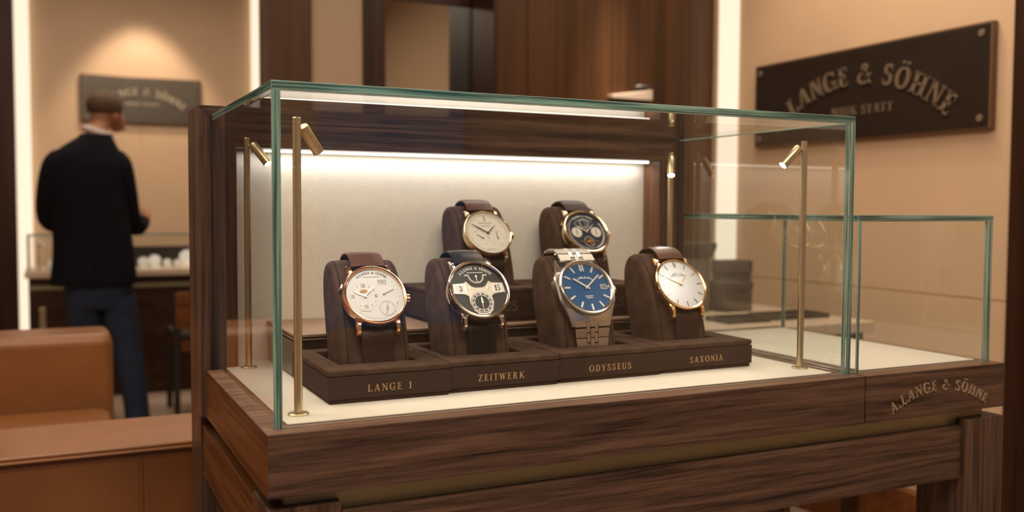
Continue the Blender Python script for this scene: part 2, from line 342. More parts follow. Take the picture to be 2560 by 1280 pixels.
    G['Y'] = ([R(0.30, 0.30 + T, 0, 0.48), D(0.28, 0.42, 0.02, 1, T), D(0.36, 0.42, 0.62, 1, t), sf(0.20, 0.40 + T, 0), sf(-0.06, 0.26, 1 - s), sf(0.52, 0.80, 1 - s)], 0.76)
    G['U'] = ([R(g, g + T, 0.3, 1), R(0.62, 0.62 + t, 0.3, 1), sf(0, 2 * g + T, 1 - s), sf(0.53, 0.71 + t, 1 - s)] + arc(g + (0.53 + t) / 2, 0.34, (0.53 + t) / 2, 0.36, 180, 360, 12, T * .8, t * 1.2), 0.80)
    G['X'] = ([D(0.60, 0, 0.04, 1, T), D(0.06, 0, 0.66, 1, t), sf(-0.03, 0.22, 0), sf(0.50, 0.84, 0), sf(-0.04, 0.28, 1 - s), sf(0.54, 0.80, 1 - s)], 0.80)
    G['V'] = ([D(0.30, 0, 0.02, 1, T), D(0.34, 0, 0.62, 1, t), sf(-0.06, 0.26, 1 - s), sf(0.52, 0.80, 1 - s)], 0.74)
    G['1'] = ([R(0.22, 0.22 + T, 0, 1), sf(0.08, 0.36 + T, 0), D(0.08, 0.78, 0.20, 0.94, T * .8)], 0.5)
    G['3'] = (arc(0.26, 0.74, 0.25, 0.26, 150, -70, 10, T * .8, t) + arc(0.26, 0.27, 0.29, 0.28, 75, -155, 10, T * .9, t), 0.6)
    G['5'] = ([R(0.08, 0.52, 1 - t * 1.6, 1), R(0.08, 0.08 + t, 0.5, 1)] + arc(0.26, 0.31, 0.30, 0.32, 120, -155, 12, T * .9, t), 0.62)
    G['2'] = (arc(0.28, 0.72, 0.26, 0.28, 165, -40, 10, T * .8, t) + [D(0.0, 0, 0.36, 0.56, T), R(0, 0.56, 0, t * 1.5)], 0.62)
    G['0'] = (arc(0.28, 0.5, 0.28, 0.5, 0, 360, 20, T * .8, t), 0.62)
    G['.'] = ([R(0.02, 0.02 + T * .9, 0, T * .9)], 0.22)
    G['&'] = (arc(0.40, 0.77, 0.20, 0.23, 0, 360, 14, T * .6, t) + arc(0.34, 0.27, 0.34, 0.29, 0, 360, 18, T * .8, t) + [D(0.66, 0, 0.20, 0.74, T), sf(0.60, 0.90, 0), D(0.58, 0.18, 0.74, 0.48, t), sf(0.66, 0.88, 0.46)], 0.92)
    G[' '] = ([], 0.42)
    return G
REG = glyphs(0.13, 0.055, 0.045); BOLD = glyphs(0.21, 0.085, 0.07)
def text_polys(txt, h, cx=0, cy=0, font=REG, gap=0.14, arc=None):
    """list of 2D polygons for a line centred on cx whose baseline is cy; arc = radius (bulging up)"""
    adv = [font[c][1] * h for c in txt]; total = sum(adv) + gap * h * (len(txt) - 1); x = -total / 2; out = []
    for c, a in zip(txt, adv):
        for poly in font[c][0]:
            q = []
            for px, py in poly:
                px *= h; py *= h
                if arc:
                    th = (x + a / 2) / arc; lx = px - a / 2; rr = arc + py
                    q.append((cx + rr * math.sin(th) + lx * math.cos(th), cy + rr * math.cos(th) - arc - lx * math.sin(th)))
                else: q.append((cx + x + px, cy + py))
            out.append(q)
        x += a + gap * h
    return out
def letters(mb, polys, z0, z1, mat, mi=0):
    for p in polys: mb.prism(p, z0, z1, mat, mi)
    return mb
FRONT = Matrix(((1, 0, 0, 0), (0, 0, -1, 0), (0, 1, 0, 0), (0, 0, 0, 1)))      # 2D x->x, y->z, extrusion towards -y

# ------------------------------------------------------------------ the room
XL, XR, YF = -2.9, 2.4, -3.2
struct(bx(XL - 0.1, XR + 0.1, YF - 0.1, 6.2, -0.96, -0.86).build('floor', 'floor'))
struct(bx(XL - 0.1, XR + 0.1, YF - 0.1, 6.2, CEIL, CEIL + 0.1).build('ceiling', 'ceil'))
w = MB(); w.box(XR, XR + 0.1, YF, 6.2, -0.86, 0.018).box(XR + 0.004, XR + 0.1, YF, 6.2, 0.018, 0.024).box(XR, XR + 0.1, YF, 6.2, 0.024, CEIL)
struct(w.build('wall_right', 'wall'))
struct(bx(XL - 0.1, XL, YF, 6.2, -0.86, CEIL).build('wall_left', 'wall'))
# shop front behind the camera: a wide window onto the dusk street
w = MB(); w.box(XL, -1.9, YF - 0.1, YF, -0.86, CEIL).box(-0.2, 0.9, YF - 0.1, YF, -0.86, CEIL).box(1.7, XR, YF - 0.1, YF, -0.86, CEIL)
w.box(-1.9, -0.2, YF - 0.1, YF, 1.5, CEIL).box(0.9, 1.7, YF - 0.1, YF, 1.5, CEIL).box(-1.9, -0.2, YF - 0.1, YF, -0.86, -0.3).box(0.9, 1.7, YF - 0.1, YF, -0.86, -0.3)
struct(w.build('wall_front', 'wall_darkened'))
struct(bx(-1.9, -0.2, YF - 0.06, YF - 0.05, -0.3, 1.5).build('window_1', 'glass'))
struct(bx(0.9, 1.7, YF - 0.06, YF - 0.05, -0.3, 1.5).build('window_2', 'glass'))
# alcove's far wall: two pale panels with a shadow gap between them
w = MB(); w.box(XL, 0.322, 6.0, 6.1, -0.86, CEIL).box(0.322, 0.332, 6.008, 6.1, -0.86, CEIL).box(0.332, XR, 6.0, 6.1, -0.86, CEIL)
struct(w.build('wall_back', 'wall'))
struct(bx(-1.6, -0.462, 5.86, 6.0, -0.86, CEIL).build('trim_1', 'darkwood'))
struct(bx(1.185, 1.6, 5.86, 6.0, -0.86, CEIL).build('trim_2', 'wallwood'))
struct(bx(-0.462, -0.372, 5.955, 5.999, -0.86, CEIL).build('trim_3', 'cove'))
struct(bx(1.10, 1.184, 5.955, 5.999, -0.86, CEIL).build('trim_4', 'cove'))
# partition between the alcove and the panelled wall
struct(bx(0.489, 0.655, 2.385, 2.55, -0.86, CEIL).build('trim_5', 'wallwood'))
struct(bx(0.655, 0.862, 2.40, 2.55, -0.86, CEIL).build('wall_middle', 'wall_darkened'))
struct(bx(1.325, 1.345, 2.17, 2.42, -0.86, CEIL).build('trim_6', 'darkwood'))
struct(bx(0.862, 1.345, 2.42, 2.55, -0.86, CEIL).build('wall_recess', 'darkwood'))
w = MB(); x = 1.345; k = 0
while x < 2.4 - 1e-6:
    x2 = min(x + 0.132, 2.4); w.box(x, x2 - 0.003, 2.17 , 2.3, -0.86, CEIL); w.box(x2 - 0.003, x2, 2.176, 2.3, -0.86, CEIL); x = x2
struct(w.build('wall_panelling', 'wallwood'))
struct(bx(2.388, 2.4, 2.0, 2.125, -0.86, CEIL).build('trim_7', 'cove'))
struct(bx(2.388, 2.4, -0.3, 0.70, -0.86, CEIL).build('trim_8', 'darkwood'))
struct(bx(2.352, 2.4, 0.70, 1.99, -0.86, -0.66).build('baseboard_right', 'chairwood'))
# mirror in its dark frame
t = thing('wall_mirror', 'tall bronze-tinted mirror in a dark wooden frame beside the panelled wall', 'mirror', (1.10, 2.40, 0.0))
mf = MB(); mf.box(-0.238, -0.148, -0.01, 0.02, -0.5, 1.6).box(0.222, 0.25 - 0.026, -0.01, 0.02, -0.5, 1.6).box(-0.148, 0.222, -0.01, 0.02, 1.135, 1.6).box(-0.148, 0.222, -0.01, 0.02, -0.5, -0.42)
mf.build('frame', 'darkwood', t, bevel=0.002)
bx(-0.148, 0.222, 0.004, 0.012, -0.42, 1.135).build('mirror_glass', 'mirror', t)
# pale bracket on the panelling
t = thing('wall_bracket', 'small pale slanted bracket with a dark knob on the wood panelling', 'bracket', (1.95, 2.17, 0.772))
MB().prism([(-0.10, -0.01), (0.10, -0.01), (0.10, 0.035), (-0.10, 0.006)], 0, 0.04, FRONT).build('arm', 'paper', t, bevel=0.003)
MB().sphere((0.06, -0.02, 0.044), 0.040, 0.02, 0.014).build('knob', 'black', t)
# unseen ceiling panels, added to brighten the room
for k, (x, y, sx, sy, lb) in enumerate([(0.2, -1.3, 2.2, 1.4, 'wide added fill-light panel above the camera side of the shop'), (-0.9, 1.0, 1.6, 1.6, 'square added fill-light panel above the leather sofa'), (1.7, 0.9, 0.9, 1.2, 'added fill-light panel above the low glass case'), (0.3, 4.2, 1.6, 1.4, 'added fill-light panel above the standing man')]):
    t = thing('added_ceiling_panel', lb, 'ceiling light', (x, y, CEIL - 0.04), group='added fill-light panels')
    f = MB(); a, b = sx / 2, sy / 2; f.box(-a - .03, -a, -b, b, -.02, .04).box(a, a + .03, -b, b, -.02, .04).box(-a - .03, a + .03, -b - .03, -b, -.02, .04).box(-a - .03, a + .03, b, b + .03, -.02, .04)
    f.build('frame', 'black', t); bx(-a, a, -b, b, 0.0, 0.03).build('diffuser', 'fill_panel', t)
for x, y, z, lb in [(0.33, 5.55, CEIL, 'ceiling downlight aimed at the far wall sign'), (1.80, 1.93, CEIL - .15, 'ceiling downlight aimed at the wood panelling'), (1.98, 1.25, CEIL, 'ceiling downlight aimed at the large wall sign')]:
    t = thing('ceiling_downlight', lb, 'downlight', (x, y, z))
    MB().lathe([(0.034, -0.045), (0.045, -0.045), (0.045, 0.0 if z == CEIL else .15), (0.034, 0.0 if z == CEIL else .15)], 24, close=True).build('housing', 'black', t)

def brand_sign(name, label, loc, L, H, mat, second, main_h, sub_h, rad, subz, topz, face='sign', subx=0, ink='bronze_dim'):
    """dark metal wall plate, bevelled edge, raised serif lettering; local x along the plate, y out of the wall is -y"""
    t = thing(name, label, 'sign', loc)
    t.matrix_world = Matrix.Translation((loc[0], loc[1], loc[2] + Z0)) @ mat
    bx(-L / 2, L / 2, -0.026, 0, -H / 2, H / 2).build('plate_edge', 'sign_edge', t, bevel=0.004)
    bx(-L / 2 + .009, L / 2 - .009, -0.030, -0.024, -H / 2 + .009, H / 2 - .009).build('plate', face, t, bevel=0.001)
    lt = MB(); FR = Matrix.Translation((0, -0.030, 0)) @ FRONT
    letters(lt, text_polys('A.LANGE & SÖHNE', main_h, 0, topz, BOLD, 0.10, rad), 0, 0.006, FR)
    lt.build('lettering', ink, t)
    l2 = letters(MB(), text_polys(second, sub_h, subx, subz, BOLD, 0.12), 0, 0.003, FR); l2.build('small_lettering', ink, t)
    for sx in (-1, 1):
        for sz in (-1, 1):
            MB().lathe([(0, -0.004), (0.011, -0.003), (0.012, 0.001)][::-1], 16, Matrix.Translation((sx * (L / 2 - .035), -0.031, sz * (H / 2 - .035))) @ Matrix.Rotation(-PI / 2, 4, 'X') @ Matrix.Diagonal((1, 1, 1, 1))).build('screw', 'bronze_dim', t)
    return t
Rr = Matrix.Rotation(-PI / 2, 4, 'Z')        # plate facing -x on the right wall
brand_sign('wall_sign', 'large dark bronze brand sign with curved raised lettering on the right wall', (2.4, 1.312, 0.724), 1.10, 0.335, Rr, 'NHUK STATT', 0.072, 0.033, 0.60, -0.078, 0.030, 'sign', 0.03)
brand_sign('wall_sign', 'small brownish-grey brand sign on the far wall above the man', (0.335, 6.0, 1.055), 0.80, 0.33, Matrix.Identity(4), 'NHUK STATT', 0.050, 0.026, 0.42, -0.040, 0.035, 'sign_sheen', 0, 'letters_pale')

# ------------------------------------------------------------------ display table
t = thing('display_table', 'walnut display table with brass band and thick legs carrying both glass cases', 'table', (0.72, 0.33, -0.86))
o = (0.72, 0.33, -0.86)
SEAM = 1.0700
sl = MB(); sl.box(0, SEAM - .0012, 0, 0.555, -0.0866, 0.0)
sl.build('top_section', ['walnut_x'], t, o, 0.0012)
sl = MB(); sl.box(SEAM + .0016, 1.4433, 0, 0.655, -0.0866, 0.0)
sl.build('top_section', ['walnut_x'], t, o, 0.0012)
MB().box(0.001, SEAM - .002, 0.001, 0.554, 0.0, 0.0003).build('lit_top_sheet', 'walnut_lit_top', t, o)  # lighter sheet: bright sheen on the wood top put into its colour
MB().box(SEAM + .0025, 1.4425, 0.001, 0.654, 0.0, 0.0003).build('lit_top_sheet', 'walnut_lit_top', t, o)
# the left end shows warmer veneer: a veneer sheet on the end of the top
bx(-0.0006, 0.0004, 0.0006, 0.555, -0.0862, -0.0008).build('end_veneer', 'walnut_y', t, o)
bx(0.028, 1.417, 0.028, 0.61, -0.1182, -0.0868).build('brass_band', 'brass_band', t, o)
bx(0.1045, 1.3405, 0.012, 0.035, -0.222, -0.1185).build('apron', 'walnut_x', t, o, 0.0015)
bx(0.1045, 1.3405, 0.62, 0.645, -0.222, -0.1135).build('apron', 'walnut_x', t, o, 0.0015)
bx(0.008, 0.032, 0.115, 0.665, -0.225, -0.124).build('apron', 'walnut_y', t, o, 0.0015)
bx(1.42, 1.442, 0.12, 0.60, -0.222, -0.1135).build('apron', 'walnut_y', t, o, 0.0015)
for x0, x1, y0, y1 in [(0.002, 0.102, 0.010, 0.112), (1.343, 1.452, 0.004, 0.118), (0.004, 0.104, 0.665, 0.80), (1.343, 1.452, 0.603, 0.72)]:
    bx(x0, x1, y0, y1, -0.86, -0.106 if x0 > 1 else -0.104).build('leg', 'walnut_z', t, o, 0.0015)
lt = letters(MB(), text_polys('A.LANGE & SÖHNE', 0.0203, 1.263, -0.0400, BOLD, 0.17, 0.235), 0.0, 0.0022, FRONT)
lt.build('lettering', 'bronze', t, o)
# ------------------------------------------------------------------ cream mats
def mat_pad(x0, x1, y0, y1, label):
    ob = bx(x0, x1, y0, y1, 0.0004, 0.003).build('display_mat', 'mat', None, (x0, y0, 0), 0.0015, 2)
    return tag(ob, label, 'mat')
mat_pad(0.036, 1.034, 0.046, 0.5545, 'cream leather mat inside the tall glass case under the watches')
mat_pad(1.105, 1.415, 0.046, 0.60, 'empty cream mat on the table inside the low glass case')

# ------------------------------------------------------------------ tall glass case
GX0, GX1, GY0, GY1, GH, TH = 0.0145, 1.0625, 0.030, 0.5545, 0.470, 0.0115
t = thing('glass_display_case', 'tall glass case with walnut back frame housing the watches', 'display case', (0.54, 0.3, 0))
o = (0.54, 0.3, 0)
EG = ['glass', 'edge_x', 'edge_y', 'edge_z', 'gasket', 'edge_light']
def pane(x0, x1, y0, y1, z0, z1, thin, par, off, name='glass_panel', gask=False):
    # edge faces take streaks along the pane's long direction on that face
    d = {'x': x1 - x0, 'y': y1 - y0, 'z': z1 - z0}; idx = {'x': 1, 'y': 2, 'z': 3}; e = {}
    for ax, n in enumerate('xyz'):
        if ax == thin: continue
        others = [k for k in 'xyz' if k != n]; e[ax] = idx[max(others, key=lambda k: d[k])]
    m = MB().box(x0, x1, y0, y1, z0, z1, 0, e, thin)
    if thin != 2: m.mi[0] = 4                 # bottom edge seated on its dark gasket
    if gask and thin != 1: m.mi[3] = 4        # back edge sealed against the frame
    ob = m.build(name, EG, par, off, 0.0006, 1); ob.modifiers['soft_edges'].material = 5
    return ob
pane(GX0, GX0 + TH, GY0, GY1, 0, GH - TH, 0, t, o, gask=True)
pane(GX1 - TH, GX1, GY0, GY1, 0, GH - TH, 0, t, o, gask=True)
pane(GX0 + TH + .0003, GX1 - TH - .0003, GY0 + .001, GY0 + TH, 0, GH - TH, 1, t, o)
pane(GX0, GX1, GY0, GY1, GH - TH + .0002, GH, 2, t, o, gask=True)
MB().box(GX0 - .0014, GX0 + TH + .0010, GY1 - .0035, GY1 + .0008, 0.0004, GH).build('seal', 'gasket', t, o)
MB().box(GX1 - TH - .0010, GX1 + .0014, GY1 - .0035, GY1 + .0008, 0.0004, GH).build('seal', 'gasket', t, o)
# walnut frame, mitred
FX0, FX1, FZ, IX0, IX1, IZ = -0.009, 1.0705, 0.4865, 0.056, 1.006, 0.412
F0, F1 = 0.5555, 0.700
YM = Matrix(((1, 0, 0, 0), (0, 0, 1, F0), (0, 1, 0, 0), (0, 0, 0, 1)))
MB().prism([(FX0, FZ), (FX1, FZ), (IX1, IZ), (IX0, IZ)], 0, F1 - F0, YM).build('top_rail', 'walnut_x', t, o, 0.001)
MB().prism([(FX0, FZ), (IX0, IZ), (IX0, -0.0864), (FX0, -0.0864)], 0, F1 - F0, YM).build('side_stile', 'walnut_z', t, o, 0.001)
MB().prism([(FX1, FZ), (IX1, IZ), (IX1, -0.0864), (FX1, -0.0864)], 0, F1 - F0, YM).build('side_stile', 'walnut_z', t, o, 0.001)
bx(IX0, IX1, F0, F1, -0.0864, 0.0).build('bottom_rail', 'walnut_x', t, o)
MB().box(IX0, IX0 + .003, F0 + .003, 0.6245, 0.0035, IZ - .001).build('lit_jamb_sheet', 'walnut_led_lit', t, o)  # added sheets: LED light on the jambs put into a warmer wood colour
MB().box(IX1 - .003, IX1, F0 + .003, 0.6245, 0.0035, IZ - .001).build('lit_jamb_sheet', 'walnut_led_lit', t, o)
bx(IX0, IX1, 0.625, 0.690, 0.0, IZ - .001).build('fabric_back', 'fabric', t, o)
bx(IX0 + 0.0005, IX1 - .0005, F0 + 0.002, 0.6245, 0.0, 0.003).build('floor_liner', 'mat', t, o)
bx(IX0 + 0.06, IX1 - 0.012, 0.590, 0.602, IZ - 0.005, IZ - 0.001).build('led_strip', 'led', t, o)
area('case_strip_light', (0.53, 0.600, IZ - 0.010), (0, 0.25, -1), 0.92, 0.012, 0.46, CREAMY)

# ------------------------------------------------------------------ low glass case
t = thing('low_glass_case', 'low empty glass case on the right end of the walnut table', 'display case', (1.25, 0.3, 0))
o = (1.25, 0.3, 0)
LX0, LX1, LY0, LY1, LH = 1.0745, 1.4370, 0.0295, 0.620, 0.292
pane(LX0, LX0 + .008, LY0, LY1, 0, LH - .0115, 0, t, o)
pane(LX1 - .0115, LX1, LY0, LY1, 0, LH - .0115, 0, t, o)
pane(LX0 + .0083, LX1 - .0118, LY0 + .001, LY0 + .009, 0, LH - .0115, 1, t, o)
pane(LX0 + .0083, LX1 - .0118, LY1 - .009, LY1, 0, LH - .0115, 1, t, o)
pane(LX0, LX1, LY0, LY1, LH - .0113, LH, 2, t, o)

# ------------------------------------------------------------------ brass spot lamps
def brass_lamp(x, y, d, label, power):
    t = thing('brass_spotlight', label, 'lamp', (x, y, 0.003), group='brass spotlights in the tall case')
    MB().lathe([(0, 0), (0.0150, 0), (0.0152, 0.0018), (0.0140, 0.0030), (0.0066, 0.0034), (0, 0.0034)], 36).build('base', 'brass', t)
    MB().lathe([(0.0061, 0.003), (0.0061, 0.355), (0.0056, 0.3555), (0.0056, 0.3562), (0.0061, 0.3567), (0.0061, 0.4245), (0.0052, 0.4255), (0, 0.4255)], 28).build('pole', 'brass', t)
    d = Vector(d).normalized(); h = Vector((d.x, d.y, 0)).normalized()
    j = Vector((0, 0, 0.409)) + h * 0.0125
    MB().tube([Vector((0, 0, 0.409)) + h * 0.0055, j + h * 0.002], 0.0028, 12).build('joint', 'brass', t)
    a = j - d * 0.004 + h * 0.003; q = d.to_track_quat('Z', 'Y').to_matrix().to_4x4(); mt = Matrix.Translation(a) @ q
    hd = MB().lathe([(0, -0.002), (0.0070, -0.002), (0.0082, 0.0), (0.0082, 0.0300), (0.0076, 0.0303), (0.0076, 0.0310), (0.0082, 0.0313), (0.0082, 0.0450), (0.0072, 0.0455), (0.0068, 0.0425)], 30, mt).build('lamp_head', 'brass', t)
    MB().lathe([(0, 0.0438), (0.0068, 0.0432), (0.0068, 0.0420)], 24, mt).build('lens', 'lamp_on', hd)
    p = a + d * 0.0475
    spot('spotlight_beam', tuple(p), tuple(d), 84, power, CREAMY, 0.006, 0.8, t)
    return t
brass_lamp(0.064, 0.098, (0.62, 0.38, -0.80), 'front left brass spotlight, tallest looking in the case, beside the LANGE 1 box', 1.15)
brass_lamp(0.074, 0.535, (0.50, -0.42, -0.76), 'back left brass spotlight standing close to the walnut frame', 1.15)
brass_lamp(1.012, 0.106, (-0.66, 0.10, -0.66), 'front right brass spotlight standing beside the SAXONIA box', 1.15)
brass_lamp(1.013, 0.530, (-0.28, -0.42, -0.86), 'back right brass spotlight before the walnut frame', 1.15)

# ------------------------------------------------------------------ riser and presentation boxes
t = thing('display_riser', 'long low riser with tan top and glossy dark front behind the front boxes', 'riser', (0.54, 0.5, 0.003))
o = (0.54, 0.5, 0.003)
bx(0.126, 0.975, 0.388, 0.552, 0.003, 0.066).build('body', 'riser_body', t, o, 0.001)
bx(0.1245, 0.1262, 0.388, 0.552, 0.003, 0.066).build('end_panel', 'riser_side', t, o)
bx(0.1262, 0.974, 0.390, 0.552, 0.066, 0.0695).build('gap_fillet', 'suede_seam', t, o)
bx(0.125, 0.976, 0.384, 0.552, 0.0695, 0.0715).build('trim_line', 'riser_top', t, o)
bx(0.125, 0.976, 0.3835, 0.6235, 0.0745, 0.0795).build('top', 'riser_top', t, o, 0.001)
bx(0.130, 0.970, 0.390, 0.6225, 0.0715, 0.0745).build('gap_fillet', 'suede_seam', t, o)
bx(0.126, 0.975, 0.552, 0.6235, 0.0035, 0.0715).build('body', 'riser_body', t, o)
def suede_box(x0, x1, y0, y1, z0, hx0, hx1, hy0, hy1, txt, th, tx, tz, label, group, height=0.0515, ink='goldink'):
    """box with a plinth, a body with printed front, and a padded lid with a rectangular well"""
    cx, cy = (x0 + x1) / 2, (y0 + y1) / 2
    t = thing('presentation_box', label, 'box', (cx, cy, z0), group=group); o = (cx, cy, z0); zt = z0 + height; zl = zt - 0.0095
    bx(x0 + .003, x1 - .003, y0 + .003, y1 - .003, z0, z0 + .0062).build('plinth', 'suede_dark', t, o, 0.001)
    b = MB(); z1 = z0 + .0064
    b.box(x0, x1, y0, hy0, z1, zl - .0006); b.box(x0, x1, hy1, y1, z1, zl - .0006); b.box(x0, hx0, hy0, hy1, z1, zl - .0006); b.box(hx1, x1, hy0, hy1, z1, zl - .0006)
    me = MB()
    # one clean ring body
    ring(me, x0, x1, y0, y1, hx0, hx1, hy0, hy1, z1, zl - .0006); me.build('body', 'suede_dark', t, o, 0.0015, 2)
    me = MB(); ring(me, x0, x1, y0, y1, hx0, hx1, hy0, hy1, zl, zt); me.build('lid', 'suede', t, o, 0.0028, 3)
    bx(hx0 - .001, hx1 + .001, hy0 - .001, hy1 + .001, z0 + .0062, z0 + .0085).build('well_floor', 'suede_seam', t, o)
    F = Matrix.Translation((0, y0, 0)) @ FRONT
    letters(MB(), text_polys(txt, th, tx, tz, REG, 0.30 if th < .015 else 0.16), 0.0, 0.0005, F).build('lettering', ink, t, o)
    return t
def ring(mb, x0, x1, y0, y1, a0, a1, b0, b1, z0, z1):
    O = [(x0, y0), (x1, y0), (x1, y1), (x0, y1)]; I = [(a0, b0), (a1, b0), (a1, b1), (a0, b1)]
    vs = [(x, y, z0) for x, y in O] + [(x, y, z1) for x, y in O] + [(x, y, z0) for x, y in I] + [(x, y, z1) for x, y in I]
    fs = []
    for i in range(4):
        j = (i + 1) % 4
        fs += [(i, j, 4 + j, 4 + i), (8 + j, 8 + i, 12 + i, 12 + j), (4 + i, 4 + j, 12 + j, 12 + i), (j, i, 8 + i, 8 + j)]
    mb.add(vs, fs)
GB = 'suede presentation boxes in the front row'; GU = 'suede presentation boxes on the riser'
boxes = [  # x0, x1, y0, hole x0, x1, y0, y1, text, text x centre, label
    (0.1190, 0.3185, 0.141, 0.152, 0.282, 0.197, 0.345, 'LANGE 1', 0.2165, 'brown suede box with gold LANGE 1 lettering, leftmost of the front row'),
    (0.3205, 0.5210, 0.150, 0.338, 0.478, 0.208, 0.352, 'ZEITWERK', 0.4120, 'brown suede box with gold ZEITWERK lettering holding the black-dial watch'),
    (0.5235, 0.7345, 0.155, 0.556, 0.700, 0.211, 0.355, 'ODYSSEUS', 0.6250, 'brown suede box with gold ODYSSEUS lettering holding the steel bracelet watch'),
    (0.7370, 0.9440, 0.161, 0.766, 0.904, 0.219, 0.360, 'SAXONIA', 0.8370, 'brown suede box with gold SAXONIA lettering, rightmost of the front row')]
for x0, x1, y0, a0, a1, b0, b1, tx, cx, lb in boxes:
    suede_box(x0, x1, y0, 0.3795, 0.003, a0, a1, b0, b1, tx, 0.0108, cx, 0.0192, lb, GB)
suede_box(0.395, 0.6190, 0.412, 0.604, 0.0800, 0.470, 0.606, 0.468, 0.590, 'CS', 0.0185, 0.5550, 0.1010, 'brown suede box on the riser under the cream-dial watch', GU, 0.066, 'cs_ink')
suede_box(0.6215, 0.8720, 0.412, 0.604, 0.0800, 0.700, 0.830, 0.468, 0.590, 'CS', 0.0185, 0.8010, 0.1010, 'brown suede box on the riser under the navy-dial watch', GU, 0.066, 'cs_ink')

# ------------------------------------------------------------------ cushions
PROF = [(0.0010, -0.030), (0.0020, 0.000), (0.0085, 0.030), (0.0190, 0.060), (0.0340, 0.095), (0.0530, 0.127), (0.0700, 0.146), (0.0870, 0.1555),
        (0.1050, 0.1560), (0.1200, 0.1480), (0.1290, 0.1320), (0.1310, 0.112), (0.1265, 0.080), (0.1170, 0.045), (0.1040, 0.005), (0.0960, -0.030)]
def catmull(P, n=5):
    out = []
    for i in range(len(P) - 1):
        p0, p1, p2, p3 = P[max(i - 1, 0)], P[i], P[i + 1], P[min(i + 2, len(P) - 1)]
        for k in range(n):
            s = k / n; q = []
            for c in range(len(p1)):
                q.append(0.5 * (2 * p1[c] + (p2[c] - p0[c]) * s + (2 * p0[c] - 5 * p1[c] + 4 * p2[c] - p3[c]) * s * s + (3 * p1[c] - p0[c] - 3 * p2[c] + p3[c]) * s ** 3))
            out.append(tuple(q))
    return out + [P[-1]]
PC = catmull(PROF, 4)
def offset_prof(P, d):
    out = []
    for i, p in enumerate(P):
        a, b = P[max(i - 1, 0)], P[min(i + 1, len(P) - 1)]; tx, tz = b[0] - a[0], b[1] - a[1]; L = math.hypot(tx, tz) or 1
        out.append((p[0] - tz / L * d, p[1] + tx / L * d))
    return out
def cushion(x, y, z, label, group, wd=0.114):
    t = thing('watch_cushion', label, 'cushion', (x, y, z), group=group)
    b = MB(); h = wd / 2
    rings = [(-h + .000, 0.011), (-h + .0010, 0.0055), (-h + .004, 0.0018), (-h + .0075, 0.0004), (-h + .0088, 0.0016), (-h + .0100, 0.0), (-h + .02, -0.0010), (0, -0.0016), (h - .02, -0.0010), (h - .0100, 0.0), (h - .0088, 0.0016), (h - .0075, 0.0004), (h - .004, 0.0018), (h - .0010, 0.0055), (h, 0.011)]
    n = len(PC); base = 0
    for rx, ins in rings:
        for py, pz in offset_prof(PC, -ins): b.v.append(Vector((rx, py, max(pz, -0.030))))
    for i in range(len(rings) - 1):
        for k in range(n):
            k2 = (k + 1) % n
            b.f.append([i * n + k, i * n + k2, (i + 1) * n + k2, (i + 1) * n + k]); b.mi.append(0); b.sm.append(k2 != 0)
    for i, rev in ((0, 0), (len(rings) - 1, 1)):
        idx = [i * n + k for k in range(n)]; b.f.append(idx if not rev else idx[::-1]); b.mi.append(0); b.sm.append(False)
    b.build('pillow', 'suede', t)
    for sx in (-1, 1):
        s = MB(); P = offset_prof(PC, -0.0004)[2:-2]
        s.tube([(sx * (h - .0088), py, pz) for py, pz in P], 0.0007, 6).build('seam', 'suede_seam', t)
    return t

# ------------------------------------------------------------------ watches
def dmark(mb, r0, r1, ang, w, z0, z1, mi=0):
    """radial bar on the dial, ang clockwise from 12"""
    a = math.radians(90 - ang); c, s = math.cos(a), math.sin(a)
    mb.prism([(r0 * c + s * w / 2, r0 * s - c * w / 2), (r1 * c + s * w / 2, r1 * s - c * w / 2), (r1 * c - s * w / 2, r1 * s + c * w / 2), (r0 * c - s * w / 2, r0 * s + c * w / 2)], z0, z1, None, mi)
def hand(mb, cx, cy, ang, L, w, z, tail=0.0, shape='leaf', mi=0, th=0.0006):
    a = math.radians(90 - ang); m = Matrix.Translation((cx, cy, 0)) @ Matrix.Rotation(a, 4, 'Z')
    if shape == 'leaf': poly = [(-tail, 0), (0.0, w * .35), (L * .55, w * .5), (L, 0.0002), (L, -0.0002), (L * .55, -w * .5), (0, -w * .35)]
    elif shape == 'baton': poly = [(-tail, -w / 2), (L * .93, -w / 2), (L, 0), (L * .93, w / 2), (-tail, w / 2)]
    else: poly = [(-tail, -w * .3), (0, -w / 2), (L, -w * .15), (L, w * .15), (0, w / 2), (-tail, w * .3)]
    mb.prism(poly, z, z + th, m, mi)
def disc(mb, cx, cy, r, z0, z1, n=40, mi=0): mb.lathe([(0, z1), (r, z1), (r, z0)], n, Matrix.Translation((cx, cy, 0)), mi, smooth=False)
def rring(mb, cx, cy, r0, r1, z0, z1, n=48, mi=0, a0=0, a1=360):
    full = (a1 - a0) >= 360; k = n
    for i in range(k):
        q = []
        for a in (a0 + (a1 - a0) * i / k, a0 + (a1 - a0) * (i + 1) / k):
            a = math.radians(a); q.append(((cx + r0 * math.cos(a), cy + r0 * math.sin(a)), (cx + r1 * math.cos(a), cy + r1 * math.sin(a))))
        mb.prism([q[0][0], q[0][1], q[1][1], q[1][0]], z0, z1, None, mi)
def dashes(mb, x0, x1, y, h, z0, z1, mi=0):
    """printed line too small to read"""
    x = x0; k = 0
    while x < x1:
        w = h * (0.45 + 0.35 * ((k * 7) % 3) / 2); mb.box(x, min(x + w, x1), y, y + h, z0, z1, mi); x += w + h * 0.28; k += 1
